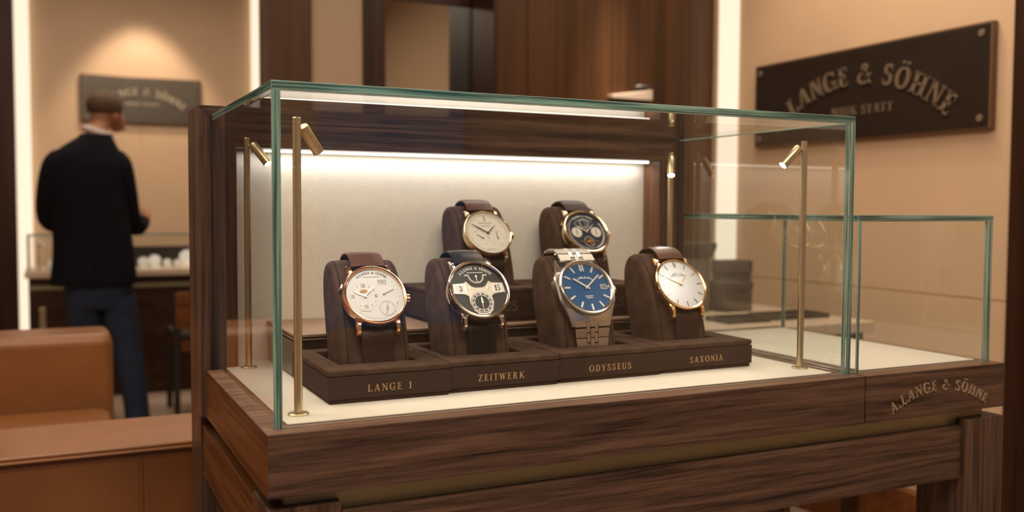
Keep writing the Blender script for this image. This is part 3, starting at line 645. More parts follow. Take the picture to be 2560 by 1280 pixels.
def band(mb, path, w0, w1, th, mi=0, dome=0.0012):
    """strap along a (y,z) path in the cushion's plane, width from w0 to w1"""
    n = len(path); b = len(mb.v); K = 7
    for i, (y, z) in enumerate(path):
        a, c = path[max(i - 1, 0)], path[min(i + 1, n - 1)]; ty, tz = c[0] - a[0], c[1] - a[1]; L = math.hypot(ty, tz); ny, nz = -tz / L, ty / L
        w = w0 + (w1 - w0) * i / (n - 1)
        for k in range(K):
            u = -1 + 2 * k / (K - 1); e = th + dome * (1 - u * u) - (0.0009 if abs(u) == 1 else 0)
            mb.v.append(Vector((u * w / 2, y + ny * e, z + nz * e)))
        for k in range(K):
            u = 1 - 2 * k / (K - 1); mb.v.append(Vector((u * w / 2, y, z)))
    m = 2 * K
    for i in range(n - 1):
        for k in range(m):
            k2 = (k + 1) % m
            mb.f.append([b + i * m + k, b + i * m + k2, b + (i + 1) * m + k2, b + (i + 1) * m + k]); mb.mi.append(mi); mb.sm.append(True)
    for i in (0, n - 1):
        mb.f.append([b + i * m + k for k in range(m)]); mb.mi.append(mi); mb.sm.append(False)
LOWER = [(0.0030, 0.0480), (-0.0010, 0.038), (-0.0005, 0.022), (-0.0022, 0.004), (-0.0040, -0.014), (-0.0050, -0.028)]
UPPER = [(0.0530, 0.1475), (0.0660, 0.1600), (0.0830, 0.1665), (0.1030, 0.1660), (0.1220, 0.1580), (0.1340, 0.1400), (0.1380, 0.1150), (0.1330, 0.080), (0.1240, 0.045)]
def facing(path):   # make the outside normal point away from the cushion
    return path[::-1]
TILT = 57.0; YAW = 0.0
def watch(x, y, z, R, label, metal, dial_mat, style, strap=None, lower_strap=None, thick=0.023, bezel=0.115, lugs=True, crown=True, cushion_dy=(0.0345, 0.0920)):
    """x, y, z: the cushion's base point; R bezel radius"""
    t = thing('wristwatch', label, 'watch', (x, y, z), group='wristwatches on the suede cushions')
    HM = Matrix.Translation((0, cushion_dy[0], cushion_dy[1])) @ Matrix.Rotation(math.radians(YAW), 4, 'Z') @ Matrix.Rotation(math.radians(TILT), 4, 'X')
    def put(mb, name, mat, par=t, **k):
        mb.v = [HM @ v for v in mb.v]; return mb.build(name, mat, par, **k)
    T = thick
    case = MB().lathe([(0, 0.0), (R * .86, 0.0), (R * .93, T * .10), (R * .965, T * .30), (R * .965, T * .68), (R * .94, T * .76)], 72)
    rd = R * (1 - bezel)
    put(case, 'case', metal)
    bz = MB().lathe([(R * .94, T * .72), (R * .995, T * .78), (R * 1.0, T * .86), (R * .985, T * .97), (R * .955, T * 1.04), (rd + .0022, T * 1.03), (rd + .0004, T * .98), (rd, T * .86), (rd, T * .72)], 72, close=True)
    put(bz, 'bezel', metal)
    zd = T * .84
    dl = MB().lathe([(0, zd), (rd + .0003, zd), (rd + .0003, zd - .003)], 72, smooth=False)
    dial = put(dl, 'dial', dial_mat)
    style(put, dial, rd, zd, t)
    if lugs:
        for sx in (-1, 1):
            for sy in (-1, 1):
                lg = MB(); xx = sx * R * 0.60
                pts = [(xx, sy * R * .66, T * .45), (xx, sy * R * .86, T * .52), (xx, sy * R * 1.02, T * .42), (xx, sy * R * 1.15, T * .18), (xx, sy * R * 1.17, -T * .02)]
                b = len(lg.v); ws = [.0046, .0046, .0042, .0037, .0032]; hs = [.006, .0058, .0052, .0040, .0024]
                pc = catmull([p + (w_, h_) for p, w_, h_ in zip(pts, ws, hs)], 4)
                for (px, py, pz, w_, h_) in pc:
                    for dx, dz in ((-1, -1), (-1, .5), (-.5, 1), (.5, 1), (1, .5), (1, -1)): lg.v.append(Vector((px + dx * w_, py + sy * (dz if dz > 0 else 0) * h_ * .35, pz + dz * h_)))
                for i in range(len(pc) - 1):
                    for k in range(6):
                        k2 = (k + 1) % 6; lg.f.append([b + i * 6 + k, b + i * 6 + k2, b + (i + 1) * 6 + k2, b + (i + 1) * 6 + k]); lg.mi.append(0); lg.sm.append(True)
                for i in (0, len(pc) - 1): lg.f.append([b + i * 6 + k for k in range(6)]); lg.mi.append(0); lg.sm.append(False)
                put(lg, 'lug', metal)
    if crown:
        cr = MB(); prof = [(0, 0.0), (0.0030, 0.0), (0.0030, 0.0025), (0.0062, 0.0028), (0.0066, 0.0045), (0.0066, 0.0085), (0.0058, 0.0100), (0, 0.0104)]
        ang = -2 if crown is True else crown
        cm = Matrix.Rotation(math.radians(ang), 4, 'Z') @ Matrix.Translation((R * .955, 0, T * .5)) @ Matrix.Rotation(PI / 2, 4, 'Y')
        n = 40; b = 0
        for i in range(n):
            a = 2 * PI * i / n
            for k, (r, zz) in enumerate(prof):
                rr = r * (1.07 if (i % 2 and k in (4, 5)) else 1); cr.v.append(cm @ Vector((rr * math.cos(a), rr * math.sin(a), zz)))
        m = len(prof)
        for i in range(n):
            j = (i + 1) % n
            for k in range(m - 1): cr.f.append([i * m + k, j * m + k, j * m + k + 1, i * m + k + 1]); cr.mi.append(0); cr.sm.append(False)
        put(cr, 'crown', metal)
    if strap:
        for nm, path, mt in (('strap', LOWER, lower_strap or strap), ('strap', UPPER, strap)):  # upper half is a lighter colour for the light it reflects
            b = MB(); P = catmull(path, 5)
            band(b, P, 0.058, 0.050, 0.0036) if path is UPPER else band(b, P[::-1], 0.049, 0.057, 0.0036)
            st = b.build(nm, mt, t)
            # raised cross scales and edge stitching
            s = MB()
            for i in range(3, len(P) - 2, 2):
                (ya, za), (yb, zb) = P[i], P[i + 1]; L = math.hypot(yb - ya, zb - za); ny, nz = (zb - za) / L, -(yb - ya) / L
                if path is UPPER: ny, nz = -(zb - za) / L, (yb - ya) / L
                else: ny, nz = (zb - za) / L, -(yb - ya) / L
                e = 0.0037
                for sx in (-1, 1):
                    c = Vector((sx * 0.0215, ya + ny * e, za + nz * e)); d = Vector((0, yb - ya, zb - za)).normalized() * 0.0015
                    s.tube([c - d, c + d], 0.0005, 5)
            s.build('stitching', 'stitch', st)
    return t, put, HM
def hands(put, cx, cy, ha, hl, ma, ml, z, mat, w=0.0030, shape='leaf', hubmat=None):
    h1 = MB(); hand(h1, cx, cy, ha, hl, w * 1.1, z + .0010, 0.006, shape); h1.lathe([(0, z + .0022), (0.0024, z + .0022), (0.0026, z)], 18, Matrix.Translation((cx, cy, 0))); put(h1, 'hour_hand', mat)
    h2 = MB(); hand(h2, cx, cy, ma, ml, w * .85, z + .0026, 0.006, shape); h2.lathe([(0, z + .0040), (0.0017, z + .0038), (0.0017, z + .002)], 18, Matrix.Translation((cx, cy, 0))); put(h2, 'minute_hand', mat)
E_ = 0.0004
def brand_arc(mb, rd, z, mi=0, k=0.80, h=0.075, gap=0.10, font=BOLD, cy=0.0, arc=None):
    rr = rd * (arc or k); letters(mb, text_polys('A.LANGE & SÖHNE', rd * h, 0, cy + rd * k, font, gap, rr), z, z + E_, None, mi)
def style_moon(put, dial, rd, z, t):           # off-centre hour dial, big date, power reserve, small seconds
    m = MB(); brand_arc(m, rd, z, k=0.835, h=0.085, gap=0.16); put(m, 'brand_lettering', 'ink', dial)
    p = MB(); dashes(p, -rd * .30, rd * .28, rd * .70, rd * .022, z, z + E_)
    cx, cy, r1 = -rd * .36, -rd * .02, rd * .50
    for a in range(0, 360, 6):
        if 40 < a < 130 and a % 30: continue
        q = MB(); 
        aa = math.radians(90 - a); p.box(cx + r1 * math.cos(aa) - .0002, cx + r1 * math.cos(aa) + .0002, cy + r1 * math.sin(aa) - .0002, cy + r1 * math.sin(aa) + .0002, z, z + E_)
    cx2, cy2, r2 = rd * .36, -rd * .50, rd * .27
    rring(p, cx2, cy2, r2 - .0002, r2 + .0002, z, z + E_, 40)
    for a in range(0, 360, 30):
        aa = math.radians(a); x0, y0 = cx2 + r2 * .86 * math.cos(aa), cy2 + r2 * .86 * math.sin(aa); p.box(x0 - .0003, x0 + .0003, y0 - .0003, y0 + .0003, z, z + E_)
    for i in range(9):
        aa = math.radians(35 - i * 10); x0, y0 = rd * .86 * math.cos(aa), rd * .86 * math.sin(aa); p.box(x0 - .0004, x0 + .0004, y0 - .0003, y0 + .0003, z, z + E_)
    for sgn, ang in ((1, 52), (1, -26)):
        aa = math.radians(ang)
        for k in range(4): p.box(rd * .82 * math.cos(aa + k * .035) - .0005, rd * .82 * math.cos(aa + k * .035) + .0005, rd * .82 * math.sin(aa + k * .035) - .0005, rd * .82 * math.sin(aa + k * .035) + .0005, z, z + E_)
    rring(p, cx, cy, rd * .565, rd * .575, z, z + E_, 14, 0, 245, 285)
    for i in range(26):
        aa = math.radians(225 + i * 3.6); p.box(rd * .88 * math.cos(aa) - .00035, rd * .88 * math.cos(aa) + .00035, rd * .88 * math.sin(aa) - .0004, rd * .88 * math.sin(aa) + .0004, z, z + E_)
    put(p, 'printing', 'ink_grey', dial)
    n = MB()
    for s_, a in (('XII', 0), ('III', 90), ('VI', 180), ('IX', 270)):
        aa = math.radians(90 - a); letters(n, text_polys(s_, rd * .105, cx + rd * .40 * math.cos(aa), cy + rd * .40 * math.sin(aa) - rd * .05, REG, 0.02), z, z + E_ * 1.5, None)
    for a in (30, 60, 120, 150, 210, 240, 300, 330):
        aa = math.radians(90 - a); X, Y = cx + rd * .41 * math.cos(aa), cy + rd * .41 * math.sin(aa); n.prism([(X, Y + .0011), (X - .0007, Y), (X, Y - .0011), (X + .0007, Y)], z, z + E_ * 1.5, None)
    put(n, 'numerals', 'ink_brown', dial)
    d = MB(); d.box(rd * .16, rd * .50, rd * .42, rd * .625, z, z + .0006, 0)
    d.box(rd * .175, rd * .325, rd * .44, rd * .605, z, z + .0007, 1); d.box(rd * .335, rd * .485, rd * .44, rd * .605, z, z + .0007, 1)
    letters(d, text_polys('51', rd * .125, rd * .25, rd * .46, BOLD, .03), z + .0007, z + .0009, None, 0) if False else None
    letters(d, text_polys('5', rd * .13, rd * .25, rd * .458, BOLD, .03), z + .0007, z + .0010, None, 0); letters(d, text_polys('5', rd * .13, rd * .41, rd * .458, BOLD, .03), z + .0007, z + .0010, None, 0)
    put(d, 'date_window', ['white', 'ink_grey'], dial)
    mw = MB(); P = [(cx + rd * .16 * math.cos(math.radians(a)), cy + rd * .125 + rd * .13 * math.sin(math.radians(a))) for a in range(0, 181, 12)]
    mw.prism(P, z, z + .0005); put(mw, 'aperture', 'ochre', dial)
    sd = MB(); hand(sd, cx2, cy2, 12, rd * .22, .0012, z + .0006, 0, 'x'); hand(sd, cx2, cy2, 195, rd * .24, .0010, z + .0006, 0, 'x'); disc(sd, cx2, cy2, .0014, z + .0005, z + .0014, 12); put(sd, 'seconds_hand', 'handdark')
    pr = MB(); hand(pr, rd * .33, rd * .04, 66, rd * .40, .0016, z + .0006, .003, 'x'); disc(pr, rd * .33, rd * .04, .0018, z + .0005, z + .0014, 14); put(pr, 'power_reserve_hand', 'handdark')
    hands(put, cx, cy, 296, rd * .40, 47, rd * .50, z, 'rose', .0028)
    pu = MB(); pu.box(-.0035, .0035, -.0045, .0045, -.004, .004); mt = Matrix.Rotation(math.radians(156), 4, 'Z') @ Matrix.Translation((rd / .885 * .99, 0, .0115)); pu.v = [mt @ v for v in pu.v]; put(pu, 'pusher', 'rose', bevel=.001)
def style_bridge(put, dial, rd, z, t):         # jumping numerals in two windows on a winged bridge
    m = MB(); brand_arc(m, rd, z, k=0.80, h=0.105, gap=0.10); dashes(m, -rd * .30, rd * .30, rd * .66, rd * .030, z, z + E_)
    rring(m, rd * .0, rd * .55, rd * .245, rd * .262, z, z + E_, 24, 0, 182, 358); rring(m, 0, rd * .55, rd * .285, rd * .295, z, z + E_, 24, 0, 185, 355)
    for i in range(15):
        a = math.radians(184 + i * 12.3); c, s = math.cos(a), math.sin(a); m.prism([(rd * .26 * c - s * .0003, rd * .55 + rd * .26 * s + c * .0003), (rd * .30 * c - s * .0003, rd * .55 + rd * .30 * s + c * .0003), (rd * .30 * c + s * .0003, rd * .55 + rd * .30 * s - c * .0003), (rd * .26 * c + s * .0003, rd * .55 + rd * .26 * s - c * .0003)], z, z + E_)
    dashes(m, -rd * .42, -rd * .26, rd * .55, rd * .05, z, z + E_); dashes(m, rd * .26, rd * .42, rd * .55, rd * .05, z, z + E_)
    put(m, 'brand_lettering', 'white', dial)
    b = MB()
    half = [(0, rd * .075), (rd * .16, rd * .085), (rd * .30, rd * .16), (rd * .42, rd * .33), (rd * .50, rd * .27), (rd * .64, rd * .255), (rd * .93, rd * .24), (rd * .96, -rd * .13), (rd * .66, -rd * .15), (rd * .50, -rd * .19), (rd * .42, -rd * .26), (rd * .44, -rd * .5), (rd * .34, -rd * .80), (rd * .2, -rd * .93), (0, -rd * .96)]
    for sx in (-1, 1):
        H = [(sx * px, py) for px, py in half]
        for i in range(1, len(H) - 1):
            tri = [(0, -rd * .2), H[i], H[i + 1]]; b.prism(tri, z, z + .0012)
        b.prism([(0, -rd * .2), H[0], H[1]], z, z + .0012)
    put(b, 'bridge', 'bridge', dial)
    w = MB()
    for sx in (-1, 1):
        x0, x1 = sorted((sx * rd * .52, sx * rd * .86)); w.box(x0 - rd * .04, x1 + rd * .04, -rd * .135, rd * .215, z + .0010, z + .0014, 2); w.box(x0, x1, -rd * .10, rd * .18, z + .0012, z + .0017, 1)
    letters(w, text_polys('3', rd * .21, -rd * .68, -rd * .06, BOLD, .0), z + .0017, z + .0020, None, 0)
    letters(w, text_polys('15', rd * .21, rd * .69, -rd * .06, BOLD, .06), z + .0017, z + .0020, None, 0)
    put(w, 'numeral_window', ['ink', 'white', 'steel'], dial)
    s = MB(); cy = -rd * .50; disc(s, 0, cy, rd * .40, z + .0010, z + .0016, 48, 0)
    rring(s, 0, cy, rd * .27, rd * .29, z + .0016, z + .0019, 40, 1); rring(s, 0, cy, rd * .375, rd * .388, z + .0016, z + .0019, 40, 1)
    for i in range(60):
        a = math.radians(i * 6); r0, r1 = rd * (.33 if i % 5 else .295), rd * .372; ww = .0003 if i % 5 else .0009; c, n_ = math.cos(a), math.sin(a)
        s.prism([(r0 * c - n_ * ww, cy + r0 * n_ + c * ww), (r1 * c - n_ * ww, cy + r1 * n_ + c * ww), (r1 * c + n_ * ww, cy + r1 * n_ - c * ww), (r0 * c + n_ * ww, cy + r0 * n_ - c * ww)], z + .0016, z + .0019, None, 1)
    put(s, 'seconds_dial', ['dial_black', 'white'], dial)
    h = MB(); hand(h, 0, cy, 2, rd * .22, .0028, z + .0022, .002, 'leaf'); hand(h, 0, cy, 184, rd * .34, .0012, z + .0022, 0, 'x'); disc(h, 0, cy, .0020, z + .002, z + .0032, 14); put(h, 'seconds_hand', 'lume')
    h = MB(); hand(h, 0, rd * .52, 180, rd * .24, .0014, z + .0008, .001, 'x'); disc(h, 0, rd * .52, .0018, z + .0006, z + .0018, 14); put(h, 'power_reserve_hand', 'lume')
    for sx in (-1, 1):
        sc = MB().lathe([(0, z + .0019), (.0022, z + .0018), (.0026, z + .0010)], 16, Matrix.Translation((sx * rd * .34, rd * .06, 0))); put(sc, 'screw', 'steel', dial)
def style_blue(put, dial, rd, z, t):
    m = MB(); brand_arc(m, rd, z, k=0.40, h=0.062, gap=0.16, arc=0.42); dashes(m, -rd * .22, rd * .22, rd * .36, rd * .02, z, z + E_)
    dashes(m, -rd * .16, rd * .16, -rd * .37, rd * .028, z, z + E_); dashes(m, -rd * .13, rd * .13, -rd * .44, rd * .026, z, z + E_); put(m, 'brand_lettering', 'white', dial)
    k = MB()
    for a in range(0, 360, 30):
        if a == 0: continue
        if a == 90: dmark(k, rd * .86, rd * .93, a, .0034, z, z + .0012); continue
        dmark(k, rd * .68, rd * .93, a, .0034, z, z + .0012)
    for dx in (-.0026, .0026): k.box(dx - .0016, dx + .0016, rd * .66, rd * .93, z, z + .0012)
    put(k, 'hour_markers', 'lume', dial)
    f = MB().lathe([(rd * .955, z), (rd * .955, z + .0012), (rd, z + .0036), (rd, z)], 60, close=True); put(f, 'minute_flange', 'steel', dial)
    q = MB()
    for i in range(60): dmark(q, rd * .965, rd * .995, i * 6, .0004, z + .0015, z + .0036)
    put(q, 'minute_track', 'ink', dial)
    d = MB(); d.box(rd * .58, rd * .82, -rd * .095, rd * .095, z, z + .0010, 0); d.box(rd * .615, rd * .785, -rd * .065, rd * .065, z + .0010, z + .0012, 1)
    letters(d, text_polys('05', rd * .085, rd * .70, -rd * .045, BOLD, .03), z + .0012, z + .0014, None, 0); put(d, 'date_window', ['lume', 'dial_navy'], dial)
    hands(put, 0, 0, 306, rd * .62, 52, rd * .78, z + .0005, 'lume', .0034, 'baton')
def style_two_sub(put, dial, rd, z, t):        # cream dial with two sub-dials
    p = MB(); rring(p, 0, 0, rd * .865, rd * .872, z, z + E_, 60)
    for sx, cx, cy, r in ((1, rd * .37, -rd * .24, rd * .36), (-1, -rd * .37, -rd * .24, rd * .36)):
        for i in range(30):
            a = math.radians(i * 12); X, Y = cx + r * math.cos(a), cy + r * math.sin(a); q = .00035 if i % 5 else .0011; p.box(X - q, X + q, Y - q * .7, Y + q * .7, z, z + E_)
    dashes(p, -rd * .32, rd * .32, rd * .48, rd * .032, z, z + E_); dashes(p, -rd * .22, rd * .22, rd * .34, rd * .030, z, z + E_); dashes(p, -rd * .2, rd * .2, -rd * .80, rd * .02, z, z + E_)
    for i in range(24):
        a = math.radians(90 + (i - 12) * 2.8); X, Y = rd * .93 * math.cos(a), rd * .93 * math.sin(a); p.box(X - .0004, X + .0004, Y - .0004, Y + .0004, z, z + E_)
    put(p, 'printing', 'ink_grey', dial)
    k = MB(); k.box(-.0006, .0006, rd * .58, rd * .84, z, z + .0008); put(k, 'hour_markers', 'handdark', dial)
    for cx, cy, a, L in ((-rd * .30, -rd * .24, 305, rd * .30), (rd * .42, -rd * .24, 357, rd * .34)):
        h = MB(); hand(h, cx, cy, a, L, .0016, z + .0006, rd * .10, 'x'); disc(h, cx, cy, .0013, z + .0005, z + .0014, 12); put(h, 'subdial_hand', 'handdark')
    hands(put, 0, 0, 303, rd * .80, 49, rd * .56, z + .0005, 'handdark', .0024)
def style_chrono(put, dial, rd, z, t):         # navy dial, two cream counters, open tourbillon
    m = MB(); brand_arc(m, rd, z, k=0.80, h=0.085, gap=0.12)
    rring(m, 0, 0, rd * .86, rd * .875, z, z + E_, 60, 0, 100, 345)
    for i in range(22): 
        a = -40 + i * 5.0; dmark(m, rd * .84, rd * .94, 60 + i * 4.5, .0016 if i % 2 else .0009, z, z + E_)
    rring(m, 0, rd * .45, rd * .19, rd * .20, z, z + E_, 30)
    for i in range(12):
        a = math.radians(i * 30); X, Y = rd * .235 * math.cos(a), rd * .45 + rd * .235 * math.sin(a); m.box(X - .0009, X + .0009, Y - .0009, Y + .0009, z, z + E_)
    rring(m, 0, 0, rd * .66, rd * .675, z, z + E_, 24, 0, 52, 140)
    for i in range(24): dmark(m, rd * .90, rd * .935, 190 + i * 6, .0005, z, z + E_)
    put(m, 'brand_lettering', 'white', dial)
    for sx in (-1, 1):
        s = MB(); disc(s, sx * rd * .50, -rd * .02, rd * .26, z, z + .0006, 40, 0)
        for i in range(12):
            a = math.radians(i * 30); X, Y = sx * rd * .5 + rd * .21 * math.cos(a), -rd * .02 + rd * .21 * math.sin(a); s.box(X - .0004, X + .0004, Y - .0004, Y + .0004, z + .0006, z + .0009, 1)
        hand(s, sx * rd * .50, -rd * .02, 0, rd * .20, .0014, z + .0008, rd * .16, 'x', 1); put(s, 'counter', ['dial_cream', 'ink'], dial)
    tb = MB(); cy = -rd * .52; disc(tb, 0, cy, rd * .24, z, z + .0003, 30, 0); rring(tb, 0, cy, rd * .235, rd * .26, z, z + .0010, 40, 1)
    tb.box(-rd * .52, rd * .52, cy - rd * .02, cy + rd * .035, z + .0010, z + .0016, 2)
    for i in range(5):
        a = i * 72 + 20; hand(tb, 0, cy, a, rd * .22, .0016, z + .0008, 0, 'baton', 2)
    rring(tb, 0, cy, rd * .12, rd * .14, z + .0012, z + .0018, 24, 2); tb.sphere((0, cy, z + .002), .0018, mi=2, n=10, m=6)
    tb.box(rd * .06, rd * .10, cy - rd * .28, cy, z + .0008, z + .0014, 2); put(tb, 'tourbillon', ['ink', 'lume', 'gold'], dial)
    h = MB(); hand(h, 0, 0, 357, rd * .80, .0010, z + .0040, rd * .08, 'x'); put(h, 'seconds_hand', 'lume')
    hands(put, 0, 0, 304, rd * .66, 50, rd * .56, z + .0008, 'lume', .0034)
    for ang in (150, -28): 
        pu = MB(); pu.box(-.0035, .0035, -.0045, .0045, -.0035, .0035); mt = Matrix.Rotation(math.radians(ang), 4, 'Z') @ Matrix.Translation((rd / .885 * .99, 0, .0115)); pu.v = [mt @ v for v in pu.v]; put(pu, 'pusher', 'champagne', bevel=.001)
def style_slim(put, dial, rd, z, t):           # silver dial, thin baton markers
    m = MB(); brand_arc(m, rd, z, k=0.44, h=0.06, gap=0.16, arc=0.46); dashes(m, -rd * .24, rd * .24, rd * .36, rd * .02, z, z + E_); put(m, 'brand_lettering', 'ink_grey', dial)
    k = MB()
    for a in range(30, 360, 30): dmark(k, rd * .74, rd * .95, a, .0011, z, z + .0010)
    for dx in (-.0013, .0013): k.box(dx - .0004, dx + .0004, rd * .74, rd * .97, z, z + .0010)
    put(k, 'hour_markers', 'handdark', dial)
    hands(put, 0, 0, 301, rd * .70, 45, rd * .52, z + .0005, 'gold', .0020, 'leaf')

GC = 'suede watch cushions in the boxes'
ZB = 0.0548
fronts = [(0.2180, 0.2065), (0.4050, 0.2165), (0.6230, 0.2190), (0.8340, 0.2270)]
cushion(0.2180, 0.2065, ZB, 'brown suede cushion in the LANGE 1 box carrying the rose gold watch', GC)
cushion(0.4050, 0.2165, ZB, 'brown suede cushion in the ZEITWERK box carrying the black-dial watch', GC)
cushion(0.6230, 0.2190, ZB, 'brown suede cushion in the ODYSSEUS box carrying the steel watch', GC)
cushion(0.8340, 0.2270, ZB, 'brown suede cushion in the SAXONIA box carrying the slim gold watch', GC)
UZ = 0.1475
cushion(0.5390, 0.4720, UZ, 'brown suede cushion on the riser carrying the cream-dial watch', GC)
cushion(0.7680, 0.4720, UZ, 'brown suede cushion on the riser carrying the navy-dial watch', GC)

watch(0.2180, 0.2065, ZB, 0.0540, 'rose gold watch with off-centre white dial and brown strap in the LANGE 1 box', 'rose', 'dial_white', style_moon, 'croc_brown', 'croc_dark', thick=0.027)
watch(0.4050, 0.2165, ZB, 0.0565, 'watch with black dial and winged silver bridge above the ZEITWERK box', 'white_gold', 'dial_black', style_bridge, 'croc_black', None, thick=0.032, crown=28)
t3, put3, HM3 = watch(0.6230, 0.2190, ZB, 0.0560, 'steel bracelet watch with bright blue dial above the ODYSSEUS box', 'steel', 'dial_blue', style_blue, None, None, thick=0.025, lugs=False, bezel=0.10)
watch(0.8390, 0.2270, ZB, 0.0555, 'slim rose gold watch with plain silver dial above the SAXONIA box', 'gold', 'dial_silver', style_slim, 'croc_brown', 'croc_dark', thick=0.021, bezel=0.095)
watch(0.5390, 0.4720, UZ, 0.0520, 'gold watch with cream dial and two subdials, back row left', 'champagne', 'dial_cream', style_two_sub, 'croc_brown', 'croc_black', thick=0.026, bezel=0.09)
watch(0.7680, 0.4720, UZ, 0.0535, 'watch with navy dial and two cream counters, back row right', 'champagne', 'dial_navy', style_chrono, 'croc_dark', None, thick=0.028, bezel=0.13)

# steel bracelet and cushion-shaped case shoulders of the blue watch
def link_boxes(mb, path, s0, s1, pitch, w0, w1, th=0.0042):
    """five-column bracelet laid along a (y,z) path: wide outer links, centre links, staggered narrow links"""
    P = catmull(path, 8); S = [0]
    for a, b in zip(P, P[1:]): S.append(S[-1] + math.hypot(b[0] - a[0], b[1] - a[1]))
    def at(s):
        s = max(0, min(s, S[-1] - 1e-6))
        for i in range(len(P) - 1):
            if S[i + 1] >= s:
                f = (s - S[i]) / (S[i + 1] - S[i]); return (P[i][0] + (P[i + 1][0] - P[i][0]) * f, P[i][1] + (P[i + 1][1] - P[i][1]) * f)
    def link(sa, sb, xa, xb, k, e):
        sg = 0.0009; sa += sg; sb -= sg
        A, Bp = at(sa), at(sb); ty, tz = Bp[0] - A[0], Bp[1] - A[1]; L = math.hypot(ty, tz)
        if L < 1e-5: return
        ny, nz = NS * tz / L, -NS * ty / L
        wa = (w0 + (w1 - w0) * sa / S[-1]); wb = (w0 + (w1 - w0) * sb / S[-1])
        vs = []
        for (yy, zz), w in ((A, wa), (Bp, wb)):
            for u in (xa, xb):
                for d in (0, th + e): vs.append((u * w / 2 + (0.0003 if u == xa else -0.0003), yy + ny * d, zz + nz * d))
        mb.add(vs, [(0, 1, 3, 2), (4, 6, 7, 5), (0, 4, 5, 1), (2, 3, 7, 6), (1, 5, 7, 3), (0, 2, 6, 4)])
    s = s0
    while s < min(s1, S[-1]) - 0.002:
        e = min(s + pitch, S[-1]); link(s, e, -1, -0.34, 0, 0); link(s, e, 0.34, 1, 0, 0); link(s, e, -0.13, 0.13, 0, 0.0003)
        link(s + pitch / 2, min(s + 1.5 * pitch, S[-1]), -0.34, -0.13, 0, -0.0003); link(s + pitch / 2, min(s + 1.5 * pitch, S[-1]), 0.13, 0.34, 0, -0.0003)
        if s == s0: link(s, s + pitch / 2, -0.34, -0.13, 0, -0.0003); link(s, s + pitch / 2, 0.13, 0.34, 0, -0.0003)
        s += pitch
NS = 1
b = MB(); link_boxes(b, [(0.0030, 0.0500), (-0.0015, 0.036), (-0.0010, 0.020), (-0.0025, 0.004), (-0.0040, -0.014), (-0.005, -0.027)], 0, 9, 0.0185, 0.0765, 0.0590)
b.build('bracelet', 'steel', t3, bevel=0.0006, seg=2)
NS = -1
b = MB(); link_boxes(b, UPPER, 0.0, 9, 0.0170, 0.074, 0.062)
b.build('bracelet', 'steel', t3, bevel=0.0006, seg=2)
R3 = 0.0560; sh = MB(); N = 32
for i in range(N + 1):
    yy = -1.22 + 2.44 * i / N; f = abs(yy)
    wx = R3 * (1.045 - 0.02 * f * f) if f < .45 else R3 * (1.04 - 0.33 * ((f - .45) / .77) ** 0.72)
    zt = 0.0175 - 0.0160 * (f / 1.22) ** 2.2; zb = min(0.001, zt - .004) if f < 1 else zt - 0.006
    for px, pz in ((-wx, zb), (-wx, zt - .002), (-wx + .0025, zt), (wx - .0025, zt), (wx, zt - .002), (wx, zb)): sh.v.append(Vector((px, R3 * yy, pz)))
for i in range(N):
    for k in range(6):
        k2 = (k + 1) % 6; sh.f.append([i * 6 + k, i * 6 + k2, (i + 1) * 6 + k2, (i + 1) * 6 + k]); sh.mi.append(0); sh.sm.append(True)
for i in (0, N): sh.f.append([i * 6 + k for k in range(6)]); sh.mi.append(0); sh.sm.append(False)
put3(sh, 'case_shoulders', 'steel')

# ------------------------------------------------------------------ sofa in the left foreground
t = thing('leather_sofa', 'cognac leather sofa with stitched low arm beside the display table', 'sofa', (-0.6, 1.5, -0.86)); o = (-0.6, 1.5, -0.86)
def soft(x0, x1, y0, y1, z0, z1, name, r, par=t, off=o, mat='leather'):
    return bx(x0, x1, y0, y1, z0, z1).build(name, mat, par, off, r, 5)
soft(-2.3, 0.34, 0.932, 1.205, -0.80, -0.228, 'side_panel', 0.012)
soft(-2.3, 0.345, 0.920, 1.215, -0.226, -0.214, 'armrest_top', 0.005)
s = MB(); s.tube([(-2.3, 0.9195, -0.2265), (0.34, 0.9195, -0.2265)], 0.0035, 8).tube([(-0.085, 0.931, -0.235), (-0.085, 0.931, -0.79)], 0.0028, 8)
s.build('piping', 'leather', t, o)
s = MB()
x = -1.2
while x < 0.33: s.box(x, x + 0.006, 0.9275, 0.933, -0.2415, -0.2400); x += 0.0115
z = -0.245
while z > -0.62:
    for dx in (-0.010, 0.010): s.box(-0.085 + dx - .0008, -0.085 + dx + .0008, 0.9290, 0.933, z - 0.006, z)
    z -= 0.0115
x = -1.2
while x < 0.33: s.box(x, x + 0.006, 0.928, 0.9295, -0.2145, -0.2135); x += 0.0115
s.build('stitching', 'stitch_tan', t, o)
soft(-2.3, -0.085, 1.215, 2.08, -0.56, -0.345, 'seat_cushion', 0.045)
soft(-2.3, -0.085, 1.215, 2.30, -0.78, -0.565, 'base', 0.02)
soft(-2.3, -0.078, 2.085, 2.34, -0.565, -0.112, 'backrest', 0.035)
for x, y in ((-2.2, 1.0), (0.28, 1.0), (-2.2, 2.25), (-0.15, 2.25)): bx(x - .02, x + .02, y - .02, y + .02, -0.86, -0.775 if y > 1.5 else -.795).build('foot', 'black', t, o)

